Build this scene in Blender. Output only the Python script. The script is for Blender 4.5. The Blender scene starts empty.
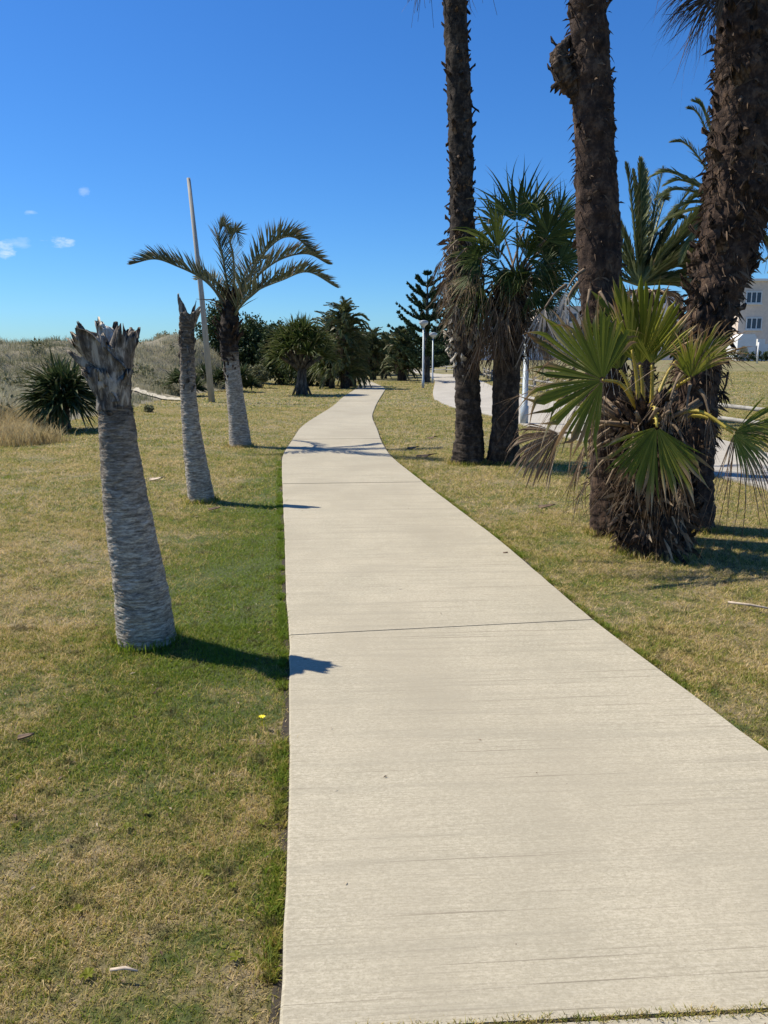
import bpy, math, random
import numpy as np
from mathutils import Vector, Matrix, noise as mn
random.seed(7); rng = np.random.default_rng(7)
sc = bpy.context.scene; col = sc.collection
R = math.radians
F_PX, TH, H = 770.0, R(11.3), 1.6
V = Vector

# ------------------------------------------------------------------ measuring helpers
def ray(px, py):
    cx, cy = (px-384)/F_PX, (512-py)/F_PX
    return V((cx, math.cos(TH)+cy*math.sin(TH), -math.sin(TH)+cy*math.cos(TH)))
def W(px, py, d):
    r = ray(px, py); return V((0, 0, H)) + r*(d/r.y)
def P(px, py, z=0.0):
    r = ray(px, py); return V((0, 0, H)) + r*((z-H)/r.z)

# ------------------------------------------------------------------ object helpers
def tag(o, label=None, cat=None, group=None, kind=None):
    if label: o['label'] = label
    if cat: o['category'] = cat
    if group: o['group'] = group
    if kind: o['kind'] = kind
    return o
def empty(name, loc, label, cat, group=None):
    o = bpy.data.objects.new(name, None); col.objects.link(o); o.location = loc
    o.empty_display_size = .2
    return tag(o, label, cat, group)
class MB:
    """collects geometry of ONE mesh; a = per-vertex (t, r, b)"""
    def __init__(s): s.v = []; s.f = []; s.a = []; s.m = []
    def add(s, vs, fs, a=None, m=0):
        n = len(s.v); s.v += [tuple(p) for p in vs]
        s.a += (a if a is not None else [(0, 0, 0)]*len(vs))
        s.f += [tuple(i+n for i in f) for f in fs]; s.m += [m]*len(fs)
    def box(s, c, d, rz=0, m=0, a=None):
        cx, cy, cz = c; dx, dy, dz = d[0]/2, d[1]/2, d[2]/2
        vs = []
        for x in (-dx, dx):
            for y in (-dy, dy):
                for z in (-dz, dz):
                    vs.append((cx+x*math.cos(rz)-y*math.sin(rz), cy+x*math.sin(rz)+y*math.cos(rz), cz+z))
        s.add(vs, [(0,1,3,2),(4,6,7,5),(0,4,5,1),(2,3,7,6),(0,2,6,4),(1,5,7,3)], a, m)
    def tube(s, pts, rads, n=8, m=0, cap=True, attr=(0,0,0)):
        pts = [V(p) for p in pts]; fr = frames(pts); vs = []; at = []
        for i, (p, (t, u, w)) in enumerate(zip(pts, fr)):
            for k in range(n):
                a = 2*math.pi*k/n; vs.append(p + (u*math.cos(a)+w*math.sin(a))*rads[i]); at.append(attr)
        fs = [(i*n+k, i*n+(k+1)%n, (i+1)*n+(k+1)%n, (i+1)*n+k) for i in range(len(pts)-1) for k in range(n)]
        if cap: fs += [tuple(range(n-1, -1, -1)), tuple(range((len(pts)-1)*n, len(pts)*n))]
        s.add(vs, fs, at, m)
    def build(s, name, mats, parent=None, smooth=False):
        if not isinstance(mats, (list, tuple)): mats = [mats]
        me = bpy.data.meshes.new(name)
        if parent is not None:
            inv = parent_world(parent)
            s.v = [(x-inv.x, y-inv.y, z-inv.z) for x, y, z in s.v]
        me.from_pydata(s.v, [], s.f)
        for mt in mats: me.materials.append(mt)
        me.polygons.foreach_set('material_index', s.m)
        if smooth: me.polygons.foreach_set('use_smooth', [True]*len(s.f))
        at = me.attributes.new('leaf', 'FLOAT_VECTOR', 'POINT')
        at.data.foreach_set('vector', np.array(s.a, dtype=np.float32).ravel())
        me.update()
        o = bpy.data.objects.new(name, me); col.objects.link(o)
        if parent is not None: o.parent = parent
        return o
def parent_world(p):
    v = V((0, 0, 0))
    while p is not None: v += p.location; p = p.parent
    return v
def frames(pts):
    n = len(pts); out = []; u = None
    for i in range(n):
        t = (pts[min(i+1, n-1)]-pts[max(i-1, 0)]).normalized()
        if u is None:
            u = t.cross(V((0, 1, 0)) if abs(t.y) < .9 else V((1, 0, 0))).normalized()
        else:
            u = (u - t*u.dot(t)).normalized()
        out.append((t, u, t.cross(u)))
    return out
def catmull(pts, n):
    pts = [V(p) for p in pts]; k = len(pts)-1; out = []
    for i in range(n):
        x = i/(n-1)*k; j = min(int(x), k-1); t = x-j
        p0 = pts[j-1] if j > 0 else pts[0]*2-pts[1]
        p1, p2 = pts[j], pts[j+1]
        p3 = pts[j+2] if j+2 <= k else pts[k]*2-pts[k-1]
        out.append(.5*((2*p1)+(p2-p0)*t+(2*p0-5*p1+4*p2-p3)*t*t+(3*p1-p0-3*p2+p3)*t**3))
    return out
def interp(x, xs, ys): return float(np.interp(x, xs, ys))
def copy_tree(o, parent=None):
    c = o.copy(); col.objects.link(c)
    if parent is not None: c.parent = parent
    for ch in list(o.children): copy_tree(ch, c)
    return c
def np_mesh(name, verts, tris, attr, mat):
    me = bpy.data.meshes.new(name)
    me.vertices.add(len(verts)); me.vertices.foreach_set('co', verts.astype(np.float32).ravel())
    nf = len(tris); me.loops.add(nf*3); me.loops.foreach_set('vertex_index', tris.astype(np.int32).ravel())
    me.polygons.add(nf); me.polygons.foreach_set('loop_start', np.arange(0, nf*3, 3, dtype=np.int32))
    me.update(calc_edges=True)
    at = me.attributes.new('leaf', 'FLOAT_VECTOR', 'POINT'); at.data.foreach_set('vector', attr.astype(np.float32).ravel())
    me.materials.append(mat)
    o = bpy.data.objects.new(name, me); col.objects.link(o); return o

# ------------------------------------------------------------------ node helpers
class NT:
    def __init__(s, name):
        s.mat = bpy.data.materials.new(name); s.mat.use_nodes = True; s.t = s.mat.node_tree
        s.b = s.t.nodes['Principled BSDF']; s.out = s.t.nodes['Material Output']
        s.b.inputs['Roughness'].default_value = .8
        s.b.inputs['Specular IOR Level'].default_value = .3
    def n(s, ty, **kw):
        o = s.t.nodes.new(ty)
        for k, v in kw.items(): setattr(o, k, v)
        return o
    def l(s, a, b): s.t.links.new(a, b)
    def put(s, sock, v):
        if isinstance(v, bpy.types.NodeSocket): s.l(v, sock)
        else: sock.default_value = v
    def obj(s): return s.n('ShaderNodeTexCoord').outputs['Object']
    def pos(s): return s.n('ShaderNodeNewGeometry').outputs['Position']
    def mapping(s, vec, scale=(1,1,1), rot=(0,0,0)):
        m = s.n('ShaderNodeMapping'); s.l(vec, m.inputs['Vector'])
        m.inputs['Scale'].default_value = scale; m.inputs['Rotation'].default_value = rot
        return m.outputs[0]
    def noise(s, vec, scale, detail=4, rough=.55, dist=0):
        m = s.n('ShaderNodeTexNoise'); s.l(vec, m.inputs['Vector'])
        m.inputs['Scale'].default_value = scale; m.inputs['Detail'].default_value = detail
        m.inputs['Roughness'].default_value = rough; m.inputs['Distortion'].default_value = dist
        return m.outputs['Fac']
    def ramp(s, fac, stops):
        m = s.n('ShaderNodeValToRGB'); s.l(fac, m.inputs[0]); e = m.color_ramp.elements
        while len(e) < len(stops): e.new(.5)
        for i, (p, c) in enumerate(stops):
            e[i].position = p; e[i].color = (c if not isinstance(c, (int, float)) else (c, c, c)) + (1,) if not isinstance(c, (int, float)) else (c, c, c, 1)
        return m.outputs[0]
    def mix(s, f, a, b, mode='MIX'):
        m = s.n('ShaderNodeMix', data_type='RGBA', blend_type=mode)
        s.put(m.inputs[0], f)
        for i, v in ((6, a), (7, b)):
            if isinstance(v, tuple) and len(v) == 3: v = v+(1,)
            s.put(m.inputs[i], v)
        return m.outputs[2]
    def math(s, op, a, b=0.0, clamp=False):
        m = s.n('ShaderNodeMath', operation=op, use_clamp=clamp); s.put(m.inputs[0], a); s.put(m.inputs[1], b); return m.outputs[0]
    def attr(s):
        m = s.n('ShaderNodeAttribute', attribute_name='leaf'); x = s.n('ShaderNodeSeparateXYZ'); s.l(m.outputs['Vector'], x.inputs[0]); return x.outputs
    def bump(s, h, st=.5, dist=.02):
        m = s.n('ShaderNodeBump'); m.inputs['Strength'].default_value = st; m.inputs['Distance'].default_value = dist
        s.l(h, m.inputs['Height']); s.l(m.outputs[0], s.b.inputs['Normal'])
    def col(s, c):
        if isinstance(c, tuple) and len(c) == 3: c = c+(1,)
        s.put(s.b.inputs['Base Color'], c)
    def translucent(s, c, f):
        t = s.n('ShaderNodeBsdfTranslucent'); m = s.n('ShaderNodeMixShader'); m.inputs[0].default_value = f
        s.put(t.inputs[0], c); s.l(s.b.outputs[0], m.inputs[1]); s.l(t.outputs[0], m.inputs[2]); s.l(m.outputs[0], s.out.inputs[0])

def lawn_patch(k):
    """0 = green, 1 = straw, a function of the place on the ground"""
    p = k.pos()
    a = k.noise(p, .55, 3, .6); b = k.noise(p, 3.2, 4, .65)
    c_ = k.noise(p, 15, 3, .7)
    x = k.math('ADD', k.math('MULTIPLY', k.ramp(a, [(.3, 0.0), (.7, 1.0)]), .24), k.math('MULTIPLY', k.ramp(b, [(.3, 0.0), (.7, 1.0)]), .36))
    x = k.math('ADD', k.math('ADD', x, .065), k.math('MULTIPLY', k.ramp(c_, [(.3, 0.0), (.7, 1.0)]), .36))
    sep = k.n('ShaderNodeSeparateXYZ'); k.l(p, sep.inputs[0])
    # watered green strip left of the walk: a band of greener turf between the palms and the concrete
    dx = k.math('ABSOLUTE', k.math('ADD', sep.outputs[0], .95)); band = k.math('SUBTRACT', 1.0, k.math('MULTIPLY', dx, .85), True)
    far = k.math('MULTIPLY', k.math('SUBTRACT', sep.outputs[1], 2.2), .5, True)
    far2 = k.math('SUBTRACT', 1.0, k.math('MULTIPLY', k.math('SUBTRACT', sep.outputs[1], 12.0), .12, True))
    g = k.math('MULTIPLY', k.math('MULTIPLY', band, far), far2)
    x = k.math('SUBTRACT', x, k.math('MULTIPLY', g, .42))
    return x
GREEN, OLIVE, STRAW, DRY = (.18,.25,.022), (.315,.30,.048), (.55,.42,.14), (.76,.58,.30)
def m_ground():
    k = NT('lawn_soil'); x = lawn_patch(k)
    c = k.ramp(x, [(.34, (.10,.13,.03)), (.5, (.20,.18,.06)), (.62, (.30,.24,.12)), (.8, (.34,.27,.16))])
    p = k.pos(); f = k.noise(p, 45, 5, .7)
    c = k.mix(k.ramp(f, [(.35, 0.0), (.65, 1.0)]), k.mix(.4, c, (.06,.05,.025)), c)
    k.col(c); k.bump(k.noise(p, 60, 5, .7), .9, .03); return k.mat
def m_grass():
    k = NT('grass_blades'); x = lawn_patch(k); t, r, b = k.attr()
    x = k.math('ADD', x, k.math('MULTIPLY', k.math('SUBTRACT', r, .5), .62))
    c = k.ramp(x, [(.22, GREEN), (.42, OLIVE), (.58, STRAW), (.85, DRY)])
    th = k.noise(k.pos(), 7.5, 4, .7); c = k.mix(k.ramp(th, [(.35, .85), (.45, 0.0)]), c, (.13,.095,.045))
    k.col(c); k.b.inputs['Roughness'].default_value = .6; k.translucent(c, .45); return k.mat
def m_concrete(name, base):
    k = NT(name); p = k.pos(); q = k.mapping(p, (1, 1, 1), (0, 0, R(-4)))
    st = k.noise(k.mapping(q, (.8, 75, 1)), 1.0, 5, .75)
    st2 = k.noise(k.mapping(q, (2.0, 190, 1)), 1.0, 3, .7)
    streak = k.ramp(st, [(.36, 1.0), (.46, 0.0)])
    fine = k.ramp(st2, [(.36, 1.0), (.56, 0.0)])
    zone = k.ramp(k.noise(p, .9, 3), [(.35, 0.15), (.65, 1.0)])
    blot = k.noise(p, 1.6, 6, .65)
    r, g, b = base
    c = k.ramp(blot, [(.25, (r*.80, g*.81, b*.80)), (.5, (r*.96, g*.96, b*.95)), (.75, (r*1.07, g*1.06, b*1.05))])
    t, rr, bb = k.attr()
    c = k.mix(k.math('MULTIPLY', rr, .40), c, (r*.75, g*.77, b*.78), 'MIX')
    c = k.mix(k.math('MULTIPLY', k.math('MULTIPLY', streak, zone), .72), c, (r*.38, g*.36, b*.36))
    c = k.mix(k.math('MULTIPLY', fine, .36), c, (r*.5, g*.48, b*.46))
    grit = k.noise(p, 170, 3, .8)
    c = k.mix(k.ramp(grit, [(.36, .6), (.5, 0.0)]), c, (r*.55, g*.53, b*.5))
    g2 = k.noise(k.mapping(q, (1, 2.2, 1)), 62, 4, .75); c = k.mix(k.ramp(g2, [(.38, .34), (.5, 0.0)]), c, (r*.6, g*.58, b*.55)); c = k.mix(k.ramp(g2, [(.5, 0.0), (.64, .4)]), c, (min(1,r*1.35), min(1,g*1.35), min(1,b*1.4)))
    spot = k.n('ShaderNodeTexVoronoi'); k.l(p, spot.inputs['Vector']); spot.inputs['Scale'].default_value = 2.9
    c = k.mix(k.ramp(spot.outputs['Distance'], [(.022, .65), (.04, 0.0)]), c, (.11,.095,.08))
    stain = k.noise(k.mapping(p, (1, .55, 1)), .75, 5, .6)
    c = k.mix(k.ramp(stain, [(.45, 0.0), (.62, .75)]), c, (r*.72, g*.71, b*.70))
    big = k.noise(k.mapping(q, (.5, 9, 1)), 1.0, 4, .7)
    c = k.mix(k.ramp(big, [(.36, .42), (.5, 0.0)]), c, (r*.66, g*.66, b*.66))
    dr = k.noise(k.mapping(q, (.5, 62, 1)), 1.0, 3, .6); c = k.mix(k.ramp(dr, [(.32, .75), (.37, 0.0)]), c, (r*.42, g*.40, b*.38))
    k.col(c); k.b.inputs['Roughness'].default_value = .85
    h = k.math('ADD', k.math('MULTIPLY', st, .6), k.math('ADD', k.math('MULTIPLY', grit, .3), k.math('MULTIPLY', st2, .4)))
    k.bump(h, .5, .006); return k.mat
def m_leaf(name, greens, browns, trans=.33, rough=.5):
    k = NT(name); t, r, b = k.attr()
    g = k.ramp(r, [(i/(len(greens)-1), c) for i, c in enumerate(greens)])
    w = k.ramp(r, [(i/(len(browns)-1), c) for i, c in enumerate(browns)])
    c = k.mix(b, g, w)
    v = k.noise(k.obj(), 14, 3); c = k.mix(k.math('MULTIPLY', v, .5), c, k.mix(1.0, c, (.45,.45,.4), 'MULTIPLY'))
    k.col(c); k.b.inputs['Roughness'].default_value = rough; k.b.inputs['Specular IOR Level'].default_value = .18; k.translucent(c, trans); return k.mat
def m_bark(name, c1, c2, c3, sc_=9, zst=.35, ring=None, bump=.8):
    """c1 dark .. c3 pale; zst stretches noise; ring = number of ring scars per metre"""
    k = NT(name); p = k.obj()
    a = k.noise(k.mapping(p, (1, 1, zst)), sc_, 6, .7, .4); x = a
    if ring:
        rb = k.noise(k.mapping(p, (7, 7, ring*1.3)), 1.5, 6, .75)
        fine = k.noise(k.mapping(p, (14.0, 14.0, ring*4)), 1.0, 4, .75)
        x = k.math('ADD', k.math('MULTIPLY', rb, .48), k.math('ADD', k.math('MULTIPLY', a, .30), k.math('MULTIPLY', fine, .24)))
    c = k.ramp(x, [(.40, c1), (.50, c2), (.60, c3)])
    t, r, b = k.attr()
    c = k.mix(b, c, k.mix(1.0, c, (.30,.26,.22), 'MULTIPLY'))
    k.col(c); k.b.inputs['Roughness'].default_value = .9; k.bump(x, bump, .03); return k.mat
def m_plain(name, c, rough=.6, metal=0, var=.15, scale=8, st=(1,1,1)):
    k = NT(name); v = k.noise(k.mapping(k.obj(), st), scale, 5, .65)
    k.col(k.ramp(v, [(.3, tuple(x*(1-var*1.6) for x in c)), (.7, tuple(min(1, x*(1+var)) for x in c))]))
    k.b.inputs['Roughness'].default_value = rough; k.b.inputs['Metallic'].default_value = metal; k.bump(v, .2, .01); return k.mat

M = {}
M['ground'] = m_ground(); M['grass'] = m_grass()
M['concrete'] = m_concrete('broom_concrete', (.470,.415,.306)); M['concrete2'] = m_concrete('pale_concrete', (.50,.455,.38))
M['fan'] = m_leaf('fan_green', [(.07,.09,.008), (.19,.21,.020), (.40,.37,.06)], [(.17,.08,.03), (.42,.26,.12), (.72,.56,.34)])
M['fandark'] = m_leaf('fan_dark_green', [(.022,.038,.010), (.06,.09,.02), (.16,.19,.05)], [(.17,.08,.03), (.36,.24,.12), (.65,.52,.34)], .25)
M['deaddark'] = m_leaf('dark_dead_leaf', [(.05,.03,.02), (.1,.07,.05), (.2,.15,.1)], [(.035,.02,.012), (.10,.062,.038), (.26,.18,.12)], .08, .8)
M['dead'] = m_leaf('dead_leaf', [(.10,.065,.04), (.24,.17,.11), (.42,.33,.235)], [(.085,.05,.032), (.22,.145,.09), (.56,.44,.31)], .12, .8)
M['greydead'] = m_leaf('bleached_dead_leaf', [(.16,.14,.12), (.36,.34,.31), (.5,.48,.45)], [(.14,.12,.10), (.34,.31,.28), (.5,.48,.44)], .1, .8)
M['pinn'] = m_leaf('feather_green', [(.055,.07,.035), (.12,.135,.075), (.26,.26,.17)], [(.16,.12,.08), (.30,.24,.17), (.4,.34,.26)], .2, .5)
M['phoenix'] = m_leaf('date_green', [(.055,.08,.025), (.125,.16,.055), (.27,.28,.13)], [(.16,.12,.07), (.30,.24,.15), (.4,.34,.22)], .2, .45)
M['sword'] = m_leaf('sword_green', [(.03,.05,.022), (.075,.11,.04), (.2,.24,.11)], [(.2,.16,.1), (.33,.27,.17), (.45,.38,.27)], .15, .4)
M['screw'] = m_leaf('screw_pine_green', [(.045,.07,.018), (.11,.15,.035), (.26,.28,.10)], [(.2,.16,.1), (.33,.27,.17), (.45,.38,.27)], .2, .45)
M['bush'] = m_leaf('bush_green', [(.03,.05,.02), (.07,.10,.034), (.15,.18,.065)], [(.14,.11,.06), (.2,.16,.09), (.3,.25,.15)], .2, .6)
M['bushgrey'] = m_leaf('grey_shrub', [(.11,.12,.05), (.22,.22,.11), (.38,.36,.20)], [(.14,.11,.06), (.2,.16,.09), (.3,.25,.15)], .2, .7)
M['pine'] = m_leaf('pine_green', [(.022,.045,.024), (.045,.08,.042), (.08,.125,.065)], [(.1,.07,.05), (.16,.12,.08), (.2,.15,.1)], .1, .6)
M['dunegrass'] = m_leaf('dune_grass', [(.18,.195,.10), (.42,.39,.24), (.70,.63,.44)], [(.13,.10,.06), (.3,.24,.15), (.46,.40,.28)], .3, .7)
M['ringbark'] = m_bark('ringed_pale_bark', (.085,.068,.050), (.30,.255,.20), (.64,.57,.46), 34, 3.0, 26, .55)
M['stumptop'] = m_bark('weathered_sheath', (.055,.044,.035), (.16,.135,.108), (.40,.355,.295), 22, .22, None, .5)
M['darkbark'] = m_bark('dark_palm_bark', (.010,.007,.005), (.034,.024,.017), (.11,.082,.058), 14, 1.3, 3, 1.0)
M['brownbark'] = m_bark('brown_palm_bark', (.013,.007,.0045), (.046,.026,.017), (.135,.083,.052), 15, .9, 3, 1.0)
M['treebark'] = m_bark('tree_bark', (.03,.024,.02), (.08,.065,.05), (.15,.13,.10), 9, .3, None, .8)
M['boot'] = m_bark('leaf_base', (.04,.027,.017), (.15,.11,.075), (.42,.35,.26), 12, .5, None, .6)
M['sheathpale'] = m_bark('bleached_sheath', (.30,.25,.19), (.50,.44,.36), (.72,.66,.56), 22, .22, None, .5)
M['golden'] = m_leaf('golden_grass', [(.24,.19,.08), (.50,.39,.18), (.78,.62,.34)], [(.13,.10,.06), (.3,.24,.15), (.46,.40,.28)], .3, .7)
M['bootgrey'] = m_bark('grey_leaf_base', (.07,.055,.042), (.27,.235,.19), (.55,.50,.42), 12, .5, None, .6)
M['bootdark'] = m_bark('dark_leaf_base', (.014,.009,.006), (.055,.034,.022), (.17,.115,.075), 12, .5, None, .6)
M['petiole'] = m_plain('petiole_yellow', (.46,.35,.06), .45, 0, .3, 6)
M['petiole_brown'] = m_plain('petiole_brown', (.20,.14,.085), .7, 0, .3, 8)
M['wood'] = m_plain('weathered_pole', (.42,.385,.33), .8, 0, .2, 5, (6,6,.5))
M['fencewood'] = m_plain('grey_log', (.32,.30,.265), .85, 0, .25, 9)
M['lamp'] = m_plain('lamp_paint', (.40,.44,.45), .45, .2, .08, 6)
M['lamptop'] = m_plain('lamp_globe', (.50,.50,.47), .3, 0, .08, 6)
def m_sand():
    k = NT('dune_sand'); p = k.pos(); x = k.noise(p, .35, 5, .6); f = k.noise(p, 9, 5, .7)
    c = k.mix(k.ramp(x, [(.60, 0.0), (.68, 1.0)]), k.ramp(f, [(.35, (.13,.115,.07)), (.65, (.26,.225,.15))]), (.55,.48,.37)); k.col(c); k.bump(f, .7, .05); return k.mat
M['sand'] = m_sand()
M['wall_beige'] = m_plain('facing_brick', (.74,.60,.48), .9, 0, .08, 3)
M['wall_shaded'] = m_plain('facing_brick_shaded', (.55,.45,.37), .9, 0, .10, 3)  # the beige brick darkened, shade of the side face put into its colour
M['white'] = m_plain('white_render', (.78,.77,.74), .8, 0, .05, 2)
M['glass'] = m_plain('window_glass', (.05,.07,.10), .15, 0, .1, 1)
M['roof'] = m_plain('roof_grey', (.35,.33,.31), .8, 0, .1, 3)
M['blue'] = m_plain('blue_plate', (.06,.14,.42), .5, 0, .1, 6)
M['flower'] = m_plain('yellow_petal', (.75,.62,.02), .5, 0, .1, 6)
M['stick'] = m_plain('dry_stick', (.50,.40,.30), .8, 0, .3, 20)
M['litter'] = m_plain('dry_leaf_litter', (.16,.11,.075), .9, 0, .4, 20)
M['soil'] = m_plain('joint_soil', (.05,.04,.03), .95, 0, .3, 40)

# ------------------------------------------------------------------ terrain
def sstep(a, b, x):
    t = np.clip((x-a)/(b-a), 0, 1); return t*t*(3-2*t)
def G(x, y):
    x = np.asarray(x, float); y = np.asarray(y, float)
    z = -.012 + .008*np.sin(x*2.1+y*1.3)*np.cos(y*1.7-x*.8)
    z = z + sstep(4, 14, x)*sstep(20, 90, y)*1.35
    z = z + (1-sstep(4, 14, x))*sstep(62, 120, y)*1.0
    return z
def dune_h(x, y):
    x = np.asarray(x, float); y = np.asarray(y, float)
    g = lambda cx, cy, sx, sy, a: a*np.exp(-((x-cx)/sx)**2-((y-cy)/sy)**2)
    z = g(-16.8, 38, 5.2, 7, 2.05) + g(-31, 34, 9, 10, 2.0) + g(-12.9, 47, 3.0, 6, 2.2) + g(-9.6, 46, 2.3, 5, 1.3) + g(-10.4, 16.6, 2.2, 2.0, .35) + g(-14, 24, 4, 4.5, .5) + g(-30, 60, 10, 12, 1.5)
    n = .10*np.sin(x*1.7+y*.9)+.08*np.sin(x*3.1-y*2.3)+.06*np.sin(y*4.1+x*.7)
    # flat ground right of the lawn's edge
    edge = -6.1 - .055*(y-15)
    m = sstep(0, 3.5, edge - x)*sstep(12.6, 17.5, y)
    return (z + n*np.clip(z, 0, 1) + .05)*m - .12*(1-m)
def sheet(name, xs, ys, zf, mat):
    X, Y = np.meshgrid(xs, ys); Z = zf(X, Y)
    v = np.stack([X, Y, Z], -1).reshape(-1, 3); nx, ny = len(xs), len(ys)
    i = (np.arange(ny-1)[:, None]*nx+np.arange(nx-1)[None]).ravel()
    tr = np.concatenate([np.stack([i, i+1, i+nx+1], 1), np.stack([i, i+nx+1, i+nx], 1)])
    o = np_mesh(name, v, tr, np.zeros_like(v), mat); o.data.polygons.foreach_set('use_smooth', [True]*len(tr)); return o
ys = np.concatenate([np.arange(-12, 12, .25), np.arange(12, 60, 1.0), np.geomspace(60, 3000, 60)])
xs = np.concatenate([-np.geomspace(3000, 14, 50), np.arange(-13.5, 13.6, .3), np.geomspace(14, 3000, 50)])
tag(sheet('ground', xs, ys, G, M['ground']), 'mown lawn with green and straw-dry patches around the walk', None, None, 'structure')
tag(sheet('dune', np.arange(-70, -5, .45), np.arange(11, 90, .5), dune_h, M['sand']), 'sandy dune rising behind the lawn under dry grass', None, None, 'structure')

gz0 = lambda x, y: float(G(x, y))
# ------------------------------------------------------------------ footpaths
Lp = [(281,1024),(287,870),(290,760),(289,700),(290,638),(286,600),(285,545),(283,500),(282,472),(282,456),(289.5,445),(301,427),(316,417),(332.5,407),(342,398),(348,394),(357,388.5),(359,384.6),(358,381)]
Rp = [(768,755),(592,622),(500,542),(420,481),(391,458),(381,442),(377.5,430.5),(371.5,417),(376.5,404),(386,388.5),(373.5,382.7),(365.7,379.8)]
Lw = [V((-.05,-6,0)), V((-.17,-1,0))] + [P(*q) for q in Lp] + [V((-4.5,72,0)), V((-9,92,0))]
Rw = [V((2.25,-6,0)), V((1.97,.2,0))] + [P(*q) for q in Rp] + [V((-1.6,70,0)), V((-6.5,93,0))]
LY, LX = [p.y for p in Lw], [p.x for p in Lw]; RY, RX = [p.y for p in Rw], [p.x for p in Rw]
def sm(xq, xs_, ys_):
    xq = np.asarray(xq, float); w = np.clip(.06*np.abs(xq), .1, 2.0)
    return sum(np.interp(xq+w*o, xs_, ys_) for o in (-1, -.5, 0, .5, 1))/5
xl = lambda y: sm(y, LY, LX); xr = lambda y: sm(y, RY, RX)
ZP = .022
pth = MB(); joints = [-6.0, -3.8, -1.05, 1.552, 4.25]
while joints[-1] < 90: joints.append(joints[-1]+2.75)
tilt = lambda y: .12 if y < 2 else (.27 if y < 6 else .15)
for i in range(len(joints)-1):
    a, b = joints[i]+(.006 if i != 3 else .006), joints[i+1]-(.006 if i+1 != 3 else .006)
    if i >= 5: a = joints[i]+.0012
    if i+1 >= 5: b = joints[i+1]-.0012
    n = 16; sr = random.random(); dz = random.uniform(-.003, .003); rows = []
    jit = 0.0
    for j in range(n+1):
        y = a+(b-a)*j/n
        yl, yr = y, y+(1-j/n)*tilt(joints[i])+j/n*tilt(joints[i+1])
        X0, X1 = float(xl(yl)), float(xr(yr))
        X0 += .006*mn.noise(V((yl*5, 1, 0))); X1 += .006*mn.noise(V((yr*5, 9, 0)))
        rows.append([(X0, yl, -.08), (X0, yl, ZP+dz-.006), (X0+.008, yl, ZP+dz)] + [(X0+(X1-X0)*q, yl+(yr-yl)*q, ZP+dz) for q in (.2,.4,.6,.8)] + [(X1-.008, yr, ZP+dz), (X1, yr, ZP+dz-.006), (X1, yr, -.08)])
    # end lips
    for e, s_ in ((0, 1), (n, -1)):
        r0 = rows[e]; lip = [(x, y-0.0, min(z, ZP-.03)) for x, y, z in r0]
        if e == 0: rows.insert(0, lip); 
        else: rows.append([(x, y, min(z, ZP-.03)) for x, y, z in rows[-1]])
    K = len(rows[0]); vs = [v for r_ in rows for v in r_]
    fs = [(r_*K+c, r_*K+c+1, (r_+1)*K+c+1, (r_+1)*K+c) for r_ in range(len(rows)-1) for c in range(K-1)]
    pth.add(vs, fs, [(0, sr, 0)]*len(vs))
tag(pth.build('footpath', M['concrete']), 'beige broom-finished concrete walk winding away between the palms', None, None, 'structure')
js = MB()
for jy in joints[1:14]:
    js.add([(xl(jy)+.03, jy-.03, ZP-.0035), (xr(jy+tilt(jy))-.03, jy+tilt(jy)-.03, ZP-.0035), (xr(jy+tilt(jy))-.03, jy+tilt(jy)+.03, ZP-.0035), (xl(jy)+.03, jy+.03, ZP-.0035)], [(0,1,2,3)])
tag(js.build('joint_filler', M['soil']), 'dark soil filling the joints of the concrete walk', None, None, 'structure')

so = MB()
for xf, sd_ in ((xl, -1), (xr, 1)):
    yy = np.arange(.6, 22, .07); vs = []
    for y in yy:
        y_ = y if sd_ < 0 else y; x = float(xf(y_)); w_ = .028+.022*mn.noise(V((y*3.1, sd_*4, 0)))+.012*mn.noise(V((y*11, sd_, 2)))
        vs += [(x+sd_*w_, y, gz0(x, y)+.006), (x-sd_*.012, y, gz0(x, y)+.010)]
    so.add(vs, [(2*i, 2*i+1, 2*i+3, 2*i+2) if sd_ < 0 else (2*i, 2*i+2, 2*i+3, 2*i+1) for i in range(len(yy)-1)])
tag(so.build('edge_soil', M['soil']), 'dark crumbly soil line along both edges of the walk', None, None, 'structure')
lo = [(430,376.5),(433,395),(438,401),(453,407.5),(491,416),(560,436),(590,442.6),(650,457),(710,475),(768,489),(900,525)]
up = [(440,375.6),(465,377.5),(480,382),(495,388),(526,396),(588,409),(640,420),(712,438),(768,454),(900,488)]
lo_w = [V((.8,84,0))]+[P(*q) for q in lo]+[V((13,4,0))]; up_w = [V((3.0,86,0))]+[P(*q) for q in up]+[V((16,7,0))]
A, B = catmull(lo_w, 120), catmull(up_w, 120)
def resample(pts, n):
    d = [0]
    for a, b in zip(pts, pts[1:]): d.append(d[-1]+(b-a).length)
    q = np.linspace(0, d[-1], n)
    return [V((interp(t, d, [p.x for p in pts]), interp(t, d, [p.y for p in pts]), 0)) for t in q]
A, B = resample(A, 140), resample(B, 140)
p2 = MB(); vs = []
for a, b in zip(A, B):
    vs += [(a.x, a.y, -.08), (a.x, a.y, ZP)] + [(a.x+(b.x-a.x)*q, a.y+(b.y-a.y)*q, ZP+.001) for q in (.25,.5,.75)] + [(b.x, b.y, ZP), (b.x, b.y, -.08)]
def gz(x, y): return float(G(x, y))
vs = [(x, y, z + max(0, gz(x, y)+.012)) for x, y, z in vs]
p2.add(vs, [(r_*7+c, (r_+1)*7+c, (r_+1)*7+c+1, r_*7+c+1) for r_ in range(139) for c in range(6)], [(0, .3, 0)]*len(vs))
tag(p2.build('side_footpath', M['concrete2']), 'wider pale concrete path curving along the log fence', None, None, 'structure')
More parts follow.
